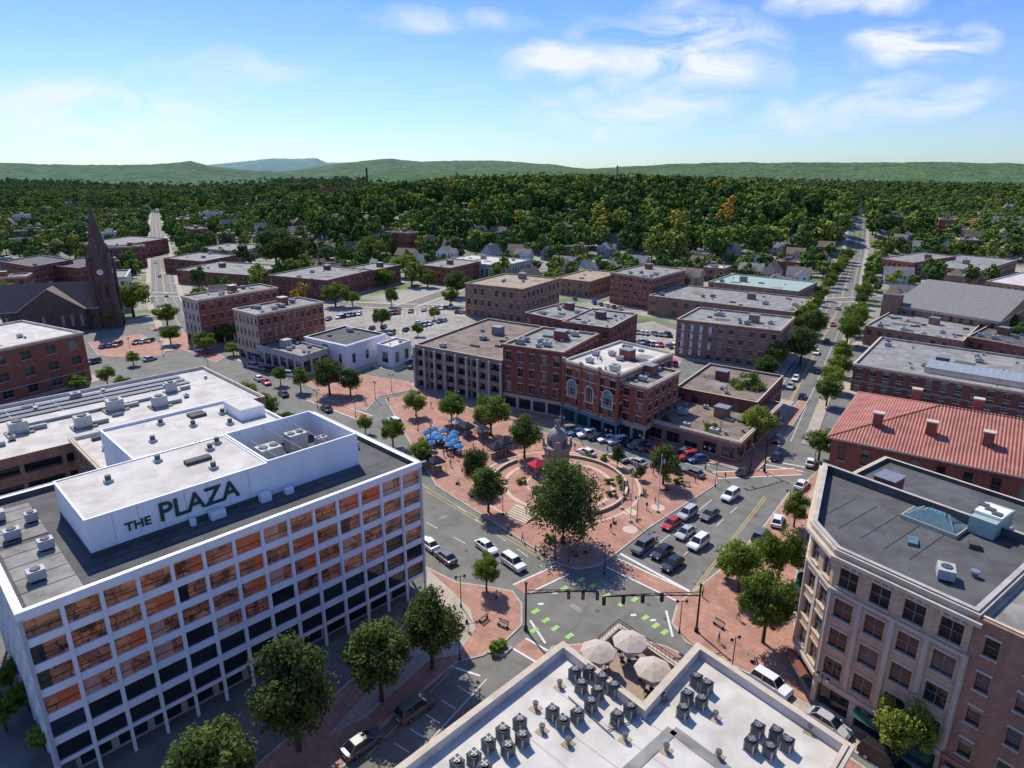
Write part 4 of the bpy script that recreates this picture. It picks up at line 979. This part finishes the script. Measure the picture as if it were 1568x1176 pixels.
for i in range(4):
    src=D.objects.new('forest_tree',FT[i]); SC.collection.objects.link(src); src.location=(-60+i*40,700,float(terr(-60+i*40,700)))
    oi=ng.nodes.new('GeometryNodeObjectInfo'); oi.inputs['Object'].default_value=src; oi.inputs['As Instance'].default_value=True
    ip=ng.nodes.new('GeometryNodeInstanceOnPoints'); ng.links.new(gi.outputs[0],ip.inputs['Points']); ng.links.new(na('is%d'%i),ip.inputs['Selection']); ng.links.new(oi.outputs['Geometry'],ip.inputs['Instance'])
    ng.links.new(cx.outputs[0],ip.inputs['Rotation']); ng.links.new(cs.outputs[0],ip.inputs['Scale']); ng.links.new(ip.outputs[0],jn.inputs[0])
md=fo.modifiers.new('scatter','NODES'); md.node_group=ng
# ------------------------------------------------------------------ cars
CC={'w':(.75,.75,.75),'s':(.42,.43,.44),'g':(.13,.135,.14),'k':(.02,.02,.024),'r':(.45,.02,.03),'b':(.04,.10,.28),'t':(.30,.26,.2)}
def paintmat(c):
    m=mat('car_paint_'+c,CC[c],CC[c],rough=.32,spec=.5); m.node_tree.nodes['Principled BSDF'].inputs['Coat Weight'].default_value=.4; m.node_tree.nodes['Principled BSDF'].inputs['Coat Roughness'].default_value=.12; return m
CARS={}
def car_mesh(kind,c):
    if (kind,c) in CARS: return CARS[(kind,c)]
    P=paintmat(c); b=MB()
    if kind=='car': L,Wd,hb,ht=4.7,1.82,.86,1.45; st=[(-2.35,.5,.62),(-2.25,.3,.88),(-1.5,.28,.92),(1.0,.28,.90),(2.1,.3,.74),(2.35,.4,.55)]; cab=[(-1.95,-1.25),(1.15,.35)]
    else: L,Wd,hb,ht=4.9,1.95,.98,1.78; st=[(-2.4,.5,.9),(-2.35,.34,1.02),(-1.6,.32,1.05),(1.1,.32,1.03),(2.2,.35,.92),(2.42,.45,.65)]; cab=[(-2.3,-2.0),(1.2,.55)]
    w=Wd/2
    sec=[]
    for i,(x,zl,zh) in enumerate(st):
        ww=w*(.88 if i in(0,len(st)-1) else 1); sec.append([(x,-ww*.96,zl),(x,-ww,(zl+zh)/2),(x,-ww*.93,zh),(x,-ww*.6,zh+.05),(x,ww*.6,zh+.05),(x,ww*.93,zh),(x,ww,(zl+zh)/2),(x,ww*.96,zl)])
    for i in range(len(sec)-1):
        for j in range(7): b.poly([sec[i][j],sec[i+1][j],sec[i+1][j+1],sec[i][j+1]][::-1],P)
        b.poly([sec[i][7],sec[i+1][7],sec[i+1][0],sec[i][0]][::-1],'black')
    b.poly(sec[0],P); b.poly(sec[-1][::-1],P)
    (xr0,xr1),(xf0,xf1)=cab; zb=hb+.06
    B=[(xr0,-w*.86,zb),(xf0,-w*.86,zb),(xf0,w*.86,zb),(xr0,w*.86,zb)]; T=[(xr1,-w*.68,ht),(xf1,-w*.68,ht),(xf1,w*.68,ht),(xr1,w*.68,ht)]
    for i in range(4): j=(i+1)%4; b.poly([B[i],B[j],T[j],T[i]],'gdark')
    b.poly(T,P); e=.04; T2=[(x*.93-.02,y*.9,ht+e) for x,y,z in T]; b.poly(T2,P)
    for i in range(4): j=(i+1)%4; b.poly([T[i],T[j],T2[j],T2[i]],P)
    for i in range(4): b.tube(B[i],T[i],.05,P,5)
    for s in(-1,1):
        xm=(xr1+xf1)/2-.1; b.tube((xm,s*w*.865,zb),(xm,s*w*.69,ht),.045,P,4)
        b.box((xf0-.35,s*(w+.06),zb-.02),(.16,.2,.14),P)
        b.poly([(L/2-.02,s*w*.8,.62),(L/2-.02,s*w*.5,.62),(L/2-.14,s*w*.5,.78),(L/2-.14,s*w*.85,.78)],'polew')
        b.poly([(-L/2-.01,s*w*.82,.66),(-L/2-.01,s*w*.5,.66),(-L/2+.03,s*w*.5,.85),(-L/2+.03,s*w*.85,.85)],'redc')
        for x in(-L*.29,L*.31):
            n=14; r=.34
            for yy,kk,rr in((s*(w+.01),'black',r),(s*(w+.02),'chrome',r*.6)):
                b.poly([(x+rr*math.cos(2*math.pi*i/n),yy,.34+rr*math.sin(2*math.pi*i/n)) for i in range(n)],kk)
            b.tube((x,s*(w-.25),.34),(x,s*(w+.008),.34),r,'black',14)
    b.box((L/2-.03,0,.42),(.06,1.1,.18),'black'); b.box((-L/2+.02,0,.45),(.06,.5,.14),'polew')
    o=b.obj('x'); CARS[(kind,c)]=o.data; D.objects.remove(o); return CARS[(kind,c)]
def car(px,py,ang,c,kind='car',name='car',s=1.0):
    p=U(px,py+4); o=D.objects.new(name,car_mesh(kind,c)); SC.collection.objects.link(o); o.location=(p.x,p.y,.03); o.rotation_euler[2]=math.radians(ang); o.scale=(s,)*3
A1,B1,R1=129,46,60
for t in [(984,838,B1+180,'g','suv'),(1013,846,B1+180,'k'),(1029,864,B1+180,'k'),(1069,832,B1+180,'w','suv'),(1049,816,B1+180,'s'),(1028,802,B1+180,'r'),(1052,787,B1+180,'s','suv'),(1086,788,B1+180,'g'),(1118,759,B1+180,'w','suv'),(1190,798,B1+15,'w'),(1164,820,B1+8,'g','suv'),(1139,721,B1,'k'),
 (745,838,A1+180,'w'),(786,863,A1+180,'w','suv'),(656,833,A1,'w'),(682,853,A1,'g'),(1188,698,R1,'k'),(1227,742,R1-10,'w'),(1241,708,R1,'w'),(1192,645,R1+180,'g'),(1190,672,R1+180,'k'),(1228,606,R1,'k'),(1218,578,R1+180,'w'),(1252,566,R1,'g'),(1210,590,R1+180,'s'),(1250,538,R1+180,'w'),(1266,520,R1,'k'),(1283,470,R1,'s'),(1275,495,R1+180,'r'),(1295,440,R1,'w'),
 (1180,1050,A1+180,'w','suv'),(1268,1110,A1+180,'s'),(1352,1165,A1+180,'k','suv'),(636,1086,B1,'g','suv'),(556,1140,B1,'g'),(604,645,A1,'w','suv'),(500,625,A1,'k'),(434,602,A1,'k'),(408,584,A1+180,'r'),(396,578,A1,'w'),(255,450,120,'w'),(245,420,120,'s'),(238,400,300,'k'),(232,372,120,'w'),(262,470,300,'r')]:
    car(*t)
cols='wsgkwrbwstkg'
for i in range(14):
    t=i/13; car(868+t*200,658+t*44,A1+70,random.choice(cols),random.choice(['car','suv']),'parked_car')
for i,(px,py) in enumerate(((898,692),(975,707),(1028,718),(946,700),(1062,724))): car(px,py,A1,'wsksg'[i],'car','parked_car')
def lot(p,q,n,ang,pr=.75):
    for i in range(n):
        if random.random()<pr: t=i/(n-1); car(p[0]+(q[0]-p[0])*t,p[1]+(q[1]-p[1])*t,ang+random.choice([0,180]),random.choice(cols),random.choice(['car','car','suv']),'parked_car')
lot((600,508),(680,488),12,80,.7); lot((575,480),(690,468),18,85,.7); lot((960,520),(1040,530),12,100);lot((955,505),(1030,512),12,100,.7);lot((700,475),(760,480),9,85,.7);lot((606,520),(636,560),7,20,.7);lot((150,530),(230,520),9,90,.4);lot((300,530),(345,548),6,20,.6);lot((1010,545),(1030,555),3,100);lot((480,490),(550,478),10,85,.7);lot((390,560),(460,575),6,150,.8)
lot((650,575),(700,590),4,150,.5);lot((400,468),(480,445),9,60,.5);lot((880,455),(950,470),8,95,.6);lot((100,555),(230,548),10,60,.3);lot((570,500),(640,492),9,85,.6)
# ------------------------------------------------------------------ street furniture
def mast(bx,by,tx,ty,n):
    p=U(bx,by); q=U(tx,ty,6.3); b=MB()
    b.cyl((p.x,p.y,.13),.3,.5,'black',10); b.cyl((p.x,p.y,.6),.15,6.6,'black',10,r2=.12); b.cyl((p.x,p.y,7.2),.2,.25,'black',8)
    d=q-p; L=d.length; d/=L
    for k in range(8):
        a=p+d*L*k/8;c=p+d*L*(k+1)/8; za=5.7+.7*math.sin(k/8*1.57);zb=5.7+.7*math.sin((k+1)/8*1.57)
        b.tube((*a,za),(*c,zb),.08,'black'); b.tube((*a,za+.55*(1-k/9)),(*c,zb+.55*(1-(k+1)/9)),.05,'black'); b.tube((*a,za),(*c,zb+.55*(1-(k+1)/9)),.035,'black')
    for k in range(n):
        c=p+d*L*(1-k*.2)
        b.box((c.x,c.y,5.2),(.42,.36,1.15),'black',math.atan2(d.y,d.x))
        for j,kk in enumerate(('redc','yellow','signg')):
            m=Vector((d.y,-d.x)); b.tube((*(c+m*.17),6.15-j*.35),(*(c+m*.24),6.15-j*.35),.12,kk,8)
    b.obj('traffic_signal_mast')
mast(805,965,915,907,3); mast(1066,968,925,915,4); mast(1170,722,1120,690,2)
def lamp():
    b=MB(); b.cyl((0,0,0),.18,.5,'black',8,r2=.1); b.cyl((0,0,.5),.07,4.6,'black',8,r2=.05); b.tube((-.6,0,4.9),(.6,0,4.9),.035,'black')
    for s in(-.6,.6): b.cyl((s,0,4.5),.13,.38,'polew',8,r2=.2); b.cyl((s,0,4.88),.24,.25,'black',8,r2=.04)
    return b
lp=lamp().obj('street_lamp'); f=True
for px,py in ((704,1012),(706,930),(640,660),(770,790),(850,858),(975,800),(1095,745),(925,880),(1120,1030),(1250,1090),(1205,790),(1245,720),(545,640),(575,612),(487,625),(600,600),(700,625),(860,668),(980,700),(1080,718),(660,690),(1150,715),(740,690),(930,690),(1040,970),(320,570),(250,545),(200,540),(440,575)):
    p=U(px,py)
    if f: lp.location=(p.x,p.y,.13); f=False
    else: inst(lp,'street_lamp',(p.x,p.y,.13),random.random()*3)
for px,py,ty in((965,800,708),(1007,785,702),(952,780,735)):
    p=U(px,py); h=ZT(px,py,ty); b=MB(); b.cyl((p.x,p.y,.13),.35,.4,'stone',12); b.cyl((p.x,p.y,.5),.09,h,'polew',8,r2=.05); b.cyl((p.x,p.y,h+.5),.12,.2,'yellow',8)
    fl=[(0,0),(.3,-.1),(.55,.06),(.8,-.05)]
    for i in range(3):
        (a,ya),(c,yc)=fl[i],fl[i+1]; b.poly([(p.x+a+.08,p.y+ya,h-.8),(p.x+c+.08,p.y+yc,h-1.05),(p.x+c+.08,p.y+yc,h-.2),(p.x+a+.08,p.y+ya,h)],'bluec' if i==0 else ('whitew' if i==1 else 'redc'))
    b.obj('flagpole')
# monument
c=U(852,728); b=MB(); S='mstone'; b.cyl((c.x,c.y,.13),5,.3,S,8);b.cyl((c.x,c.y,.43),4.3,.3,S,8);b.cyl((c.x,c.y,.73),3.6,.4,S,8); b.cyl((c.x,c.y,1.1),1.9,5.0,S,8)
for k in range(8):
    a=k*math.pi/4+math.pi/8; x,y=c.x+2.4*math.cos(a),c.y+2.4*math.sin(a); b.cyl((x,y,1.1),.34,.4,S,8);b.cyl((x,y,1.5),.22,4.2,S,10,r2=.18);b.cyl((x,y,5.7),.34,.3,S,8)
b.cyl((c.x,c.y,6.0),2.85,.6,S,16);b.cyl((c.x,c.y,6.6),3.05,.25,S,16); b.cyl((c.x,c.y,6.85),2.0,1.6,S,16)
for k in range(8):
    a=k*math.pi/4; b.box((c.x+2.02*math.cos(a),c.y+2.02*math.sin(a),7.1),(.05,.6,1.1),'gdark',a)
for i in range(6):
    a0,a1=i*math.pi/12,(i+1)*math.pi/12; b.cyl((c.x,c.y,8.45+1.9*math.sin(a0)),2.05*math.cos(a0)+.02,1.9*(math.sin(a1)-math.sin(a0)),S,16,r2=2.05*math.cos(a1)+.02)
b.cyl((c.x,c.y,10.3),.55,.5,S,10);b.cyl((c.x,c.y,10.8),.36,1.1,S,8,r2=.22);b.cyl((c.x,c.y,11.9),.18,.35,S,8,r2=.1); b.tube((c.x,c.y,11.6),(c.x+.45,c.y,12.3),.07,S); b.box((c.x,c.y+.2,11.3),(1.3,.12,.7),S,.2)
for k in range(4):
    a=k*math.pi/2; b.box((c.x+2.7*math.cos(a),c.y+2.7*math.sin(a),6.86),(.5,1.6,1.5),S,a,taper=(.6,.5))
b.obj('domed_monument')
ub=umbrella('bluec',1.1,2.5).obj('blue_umbrella_table'); f=True
for i in range(4):
    for j in range(4):
        if (i+j*3)%5==0: continue
        px,py=652+i*14+j*3+random.uniform(-3,3),666+j*8+i*2.5+random.uniform(-2,2); p=U(px,py)
        if f: ub.location=(p.x,p.y,.13);f=False
        else: inst(ub,'blue_umbrella_table',(p.x,p.y,.13),random.random())
def tent(k,w=3):
    b=MB()
    for x in(-1,1):
        for y in(-1,1): b.box((x*w*.48,y*w*.48,0),(.08,.08,2.3),'chrome')
    b.box((0,0,2.1),(w,w,.3),k,bottom=False); b.box((0,0,2.4),(w,w,1.1),k,taper=.05,bottom=False); b.box((0,0,0),(w*.8,.7,.8),'wood'); return b
for px,py,k in((822,728,'redc'),(740,672,'canvas'),(772,692,'darkc'),(716,668,'darkc'),(738,662,'darkc'),(700,660,'canvas'),(760,700,'darkc'),(650,715,'darkc'),(668,722,'darkc')):
    p=U(px,py); t=tent(k).obj('canopy_tent'); t.location=(p.x,p.y,.13); t.rotation_euler[2]=.6
def bench():
    b=MB()
    for k in range(3): b.box((0,-.2+k*.18,.43),(1.6,.14,.04),'wood')
    for k in range(2): b.box((0,.27,.6+k*.2),(1.6,.04,.14),'wood')
    for s in(-.7,.7): b.box((s,0,0),(.06,.5,.43),'black'); b.box((s,.26,.43),(.06,.05,.5),'black')
    return b
bo=bench().obj('park_bench'); f=True
for px,py in((960,765),(985,758),(1020,750),(900,845),(880,850),(700,740),(720,760),(690,700),(830,848),(940,800),(1050,745),(1000,830),(770,960),(740,950),(1100,960),(1150,1010)):
    p=U(px,py)
    if f: bo.location=(p.x,p.y,.14);f=False
    else: inst(bo,'park_bench',(p.x,p.y,.14),random.random()*6)
b=MB()
for a,c_ in((T[2],T[3]),(T[3],T[0])):
    a=Vector(a);c_=Vector(c_);n=int((c_-a).length/.5)
    for k in range(n+1): p=a.lerp(c_,k/n); b.tube((*p,TZ+.9),(*p,TZ+1.6),.025,'black',4)
    b.tube((*a,TZ+1.6),(*c_,TZ+1.6),.035,'black'); b.tube((*a,TZ+1.25),(*c_,TZ+1.25),.025,'black')
b.obj('terrace_railing')
# ------------------------------------------------------------------ people
def person(seed,shirt,pants,stride):
    me=D.meshes.new('p'); s=stride
    V=[(0,0,.95),(0,0,1.15),(0,0,1.38),(0,0,1.5),(0,.02,1.6),(0,.02,1.72),(-.1,0,.9),(-.11,s,.5),(-.11,s*.4,.07),(-.11,s*.4+.14,.04),(.1,0,.9),(.11,-s*.4,.5),(.11,-s*1.6,.1),(.11,-s*1.6+.13,.05),(-.19,0,1.4),(-.25,-s*.5,1.13),(-.24,-s*.1+.08,.88),(.19,0,1.4),(.25,s*.5,1.13),(.24,s+.06,.9)]
    E=[(0,1),(1,2),(2,3),(3,4),(4,5),(0,6),(6,7),(7,8),(8,9),(0,10),(10,11),(11,12),(12,13),(2,14),(14,15),(15,16),(2,17),(17,18),(18,19)]
    R=[.14,.13,.16,.06,.095,.085,.1,.065,.045,.04,.1,.065,.045,.04,.065,.045,.035,.065,.045,.035]
    me.from_pydata(V,E,[]); o=D.objects.new('p',me); SC.collection.objects.link(o); md=o.modifiers.new('s','SKIN')
    for i,r in enumerate(R): me.skin_vertices[0].data[i].radius=(r,r*.85,); me.skin_vertices[0].data[i].use_root=(i==0)
    o.modifiers.new('u','SUBSURF').levels=1; C.view_layer.update(); dg=C.evaluated_depsgraph_get(); m2=D.meshes.new_from_object(o.evaluated_get(dg)); D.objects.remove(o)
    m2.materials.clear()
    for m in(mat('skin',(.42,.26,.18)),shirt,pants,mat('hair',(.05,.03,.02)),M['black']): m2.materials.append(m)
    for p in m2.polygons:
        z=p.center.z; x=abs(p.center.x)
        p.material_index=4 if z<.09 else 2 if z<.95 and x<.19 else (3 if z>1.66 or (z>1.56 and p.center.y<-.02) else 0) if z>1.47 else (0 if z<1.1 and x>.2 else 1); p.use_smooth=True
    m2.name='person'; return m2
PM=[person(i,mat('shirt%d'%i,c),mat('trousers%d'%i,d),s) for i,(c,d,s) in enumerate((((.6,.6,.6),(.03,.04,.08),.18),((.5,.05,.05),(.1,.1,.1),.0),((.05,.1,.3),(.2,.17,.12),.12),((.03,.03,.03),(.25,.25,.28),.2),((.6,.45,.1),(.03,.03,.05),.05)))]
for px,py in((1050,765),(1064,740),(1003,772),(990,782),(955,765),(920,770),(935,815),(870,870),(800,830),(778,815),(680,700),(700,705),(690,715),(660,660),(715,700),(725,690),(880,690),(890,680),(700,640),(660,625),(595,618),(560,620),(740,770),(1110,735),(1130,950),(1100,985),(760,920),(715,965),(1230,1040),(820,850),(845,700),(1000,728),(985,760),(640,650),(1075,915),(830,740),(908,742)):
    p=U(px,py); o=D.objects.new('person',random.choice(PM)); SC.collection.objects.link(o); o.location=(p.x,p.y,.14); o.rotation_euler[2]=random.random()*6.28
# ------------------------------------------------------------------ sky, sun, camera
w=D.worlds.new('World'); SC.world=w; w.use_nodes=True; nt=w.node_tree; bg=nt.nodes['Background']
sdir=Vector((-.135,.264,.355)).normalized(); el_=math.asin(sdir.z); az=math.atan2(sdir.x,sdir.y)
sk=nn(nt,'ShaderNodeTexSky'); sk.sky_type='NISHITA'; sk.sun_disc=False; sk.sun_elevation=el_; sk.sun_rotation=az%(2*math.pi); sk.air_density=1.0; sk.dust_density=.4; sk.ozone_density=2.5
tc=nn(nt,'ShaderNodeTexCoord'); sp=nn(nt,'ShaderNodeSeparateXYZ'); nt.links.new(tc.outputs['Generated'],sp.inputs[0])
def mth(op,a,b=None,cl=False):
    m=nn(nt,'ShaderNodeMath',operation=op); m.use_clamp=cl
    for i,v in enumerate((a,b)):
        if v is None: continue
        if isinstance(v,(int,float)): m.inputs[i].default_value=v
        else: nt.links.new(v,m.inputs[i])
    return m.outputs[0]
yy=mth('MAXIMUM',sp.outputs[1],.05); S_=mth('DIVIDE',sp.outputs[0],yy); T_=mth('DIVIDE',sp.outputs[2],yy)
cxn=nn(nt,'ShaderNodeCombineXYZ'); nt.links.new(S_,cxn.inputs[0]); nt.links.new(T_,cxn.inputs[1])
wn=nn(nt,'ShaderNodeTexNoise'); wn.inputs['Scale'].default_value=6; wn.inputs['Detail'].default_value=4; nt.links.new(cxn.outputs[0],wn.inputs['Vector'])
ws=nn(nt,'ShaderNodeSeparateXYZ'); nt.links.new(wn.outputs['Color'],ws.inputs[0])
Sw=mth('ADD',S_,mth('MULTIPLY',mth('SUBTRACT',ws.outputs[0],.5),.30)); Tw=mth('ADD',T_,mth('MULTIPLY',mth('SUBTRACT',ws.outputs[1],.5),.11))
mask=None
for px,py,a,b_,k in ((1050,75,160,72,1.15),(870,98,120,26,1.0),(940,172,170,36,1.0),(1410,78,120,32,1.3),(1330,8,140,24,1.0),(1370,150,200,26,.8),(1190,165,220,24,.6),(150,150,240,45,.75),(60,195,250,34,.7),(680,40,150,24,.6),(330,105,180,26,.4)):
    u=(px-784)/1000; v=(588-py)/1000; s0=u/(CP+v*SP); t0=(-SP+v*CP)/(CP+v*SP)
    dx=mth('DIVIDE',mth('SUBTRACT',Sw,s0),a/1000); dy=mth('DIVIDE',mth('SUBTRACT',Tw,t0),b_/1000)
    g=mth('MULTIPLY',mth('SUBTRACT',1,mth('ADD',mth('MULTIPLY',dx,dx),mth('MULTIPLY',dy,dy)),True),k)
    mask=g if mask is None else mth('MAXIMUM',mask,g)
mp=nn(nt,'ShaderNodeMapping'); mp.inputs['Rotation'].default_value=(0,0,-.25); mp.inputs['Scale'].default_value=(4.5,13,1); nt.links.new(cxn.outputs[0],mp.inputs[0])
no=nn(nt,'ShaderNodeTexNoise'); no.inputs['Scale'].default_value=1.7; no.inputs['Detail'].default_value=8; no.inputs['Roughness'].default_value=.6; no.inputs['Distortion'].default_value=.7; nt.links.new(mp.outputs[0],no.inputs['Vector'])
mr=nn(nt,'ShaderNodeMapRange'); mr.inputs[1].default_value=.34; mr.inputs[2].default_value=.66; nt.links.new(no.outputs['Fac'],mr.inputs[0])
fac=mth('MULTIPLY',mth('MULTIPLY',mask,mr.outputs[0]),1.2,True)
fac=mth('ADD',fac,mth('MULTIPLY',mr.outputs[0],.06),True)
gr=nn(nt,'ShaderNodeValToRGB'); e=gr.color_ramp.elements; e[0].position=0; e[0].color=(.44,.56,.70,1); e[1].position=.6; e[1].color=(.42,.58,.86,1)
x=e.new(.05); x.color=(.44,.55,.73,1); x=e.new(.13); x.color=(.42,.53,.82,1); x=e.new(.22); x.color=(.31,.46,.93,1); x=e.new(.34); x.color=(.23,.42,1.0,1)
nt.links.new(sp.outputs[2],gr.inputs[0])
tint=nn(nt,'ShaderNodeMixRGB',blend_type='MULTIPLY'); tint.inputs[0].default_value=1; nt.links.new(gr.outputs[0],tint.inputs[2]); nt.links.new(sk.outputs[0],tint.inputs[1])
sc_=nn(nt,'ShaderNodeVectorMath',operation='SCALE'); sc_.inputs['Scale'].default_value=1.35; nt.links.new(tint.outputs[0],sc_.inputs[0])
mx=nn(nt,'ShaderNodeMixRGB'); nt.links.new(mth('MULTIPLY',fac,.92),mx.inputs[0]); nt.links.new(sc_.outputs[0],mx.inputs[1]); mx.inputs[2].default_value=(6.2,6.4,6.6,1)
nt.links.new(mx.outputs[0],bg.inputs[0]); bg.inputs[1].default_value=.15
sl=D.lights.new('sun','SUN'); sl.energy=5.0; sl.angle=math.radians(.5); sl.color=(1,.94,.82); so=D.objects.new('sun',sl); SC.collection.objects.link(so); so.rotation_euler=(-sdir).to_track_quat('-Z','Y').to_euler()
cam=D.cameras.new('camera'); co=D.objects.new('camera',cam); SC.collection.objects.link(co); co.location=(0,0,H); co.rotation_euler=(math.radians(90)-math.asin(SP),0,0); cam.sensor_width=36; cam.lens=36*1000/1568; cam.clip_end=30000; cam.clip_start=.5; SC.camera=co
SC.view_settings.view_transform='Standard'; SC.view_settings.look='None'; SC.view_settings.exposure=0
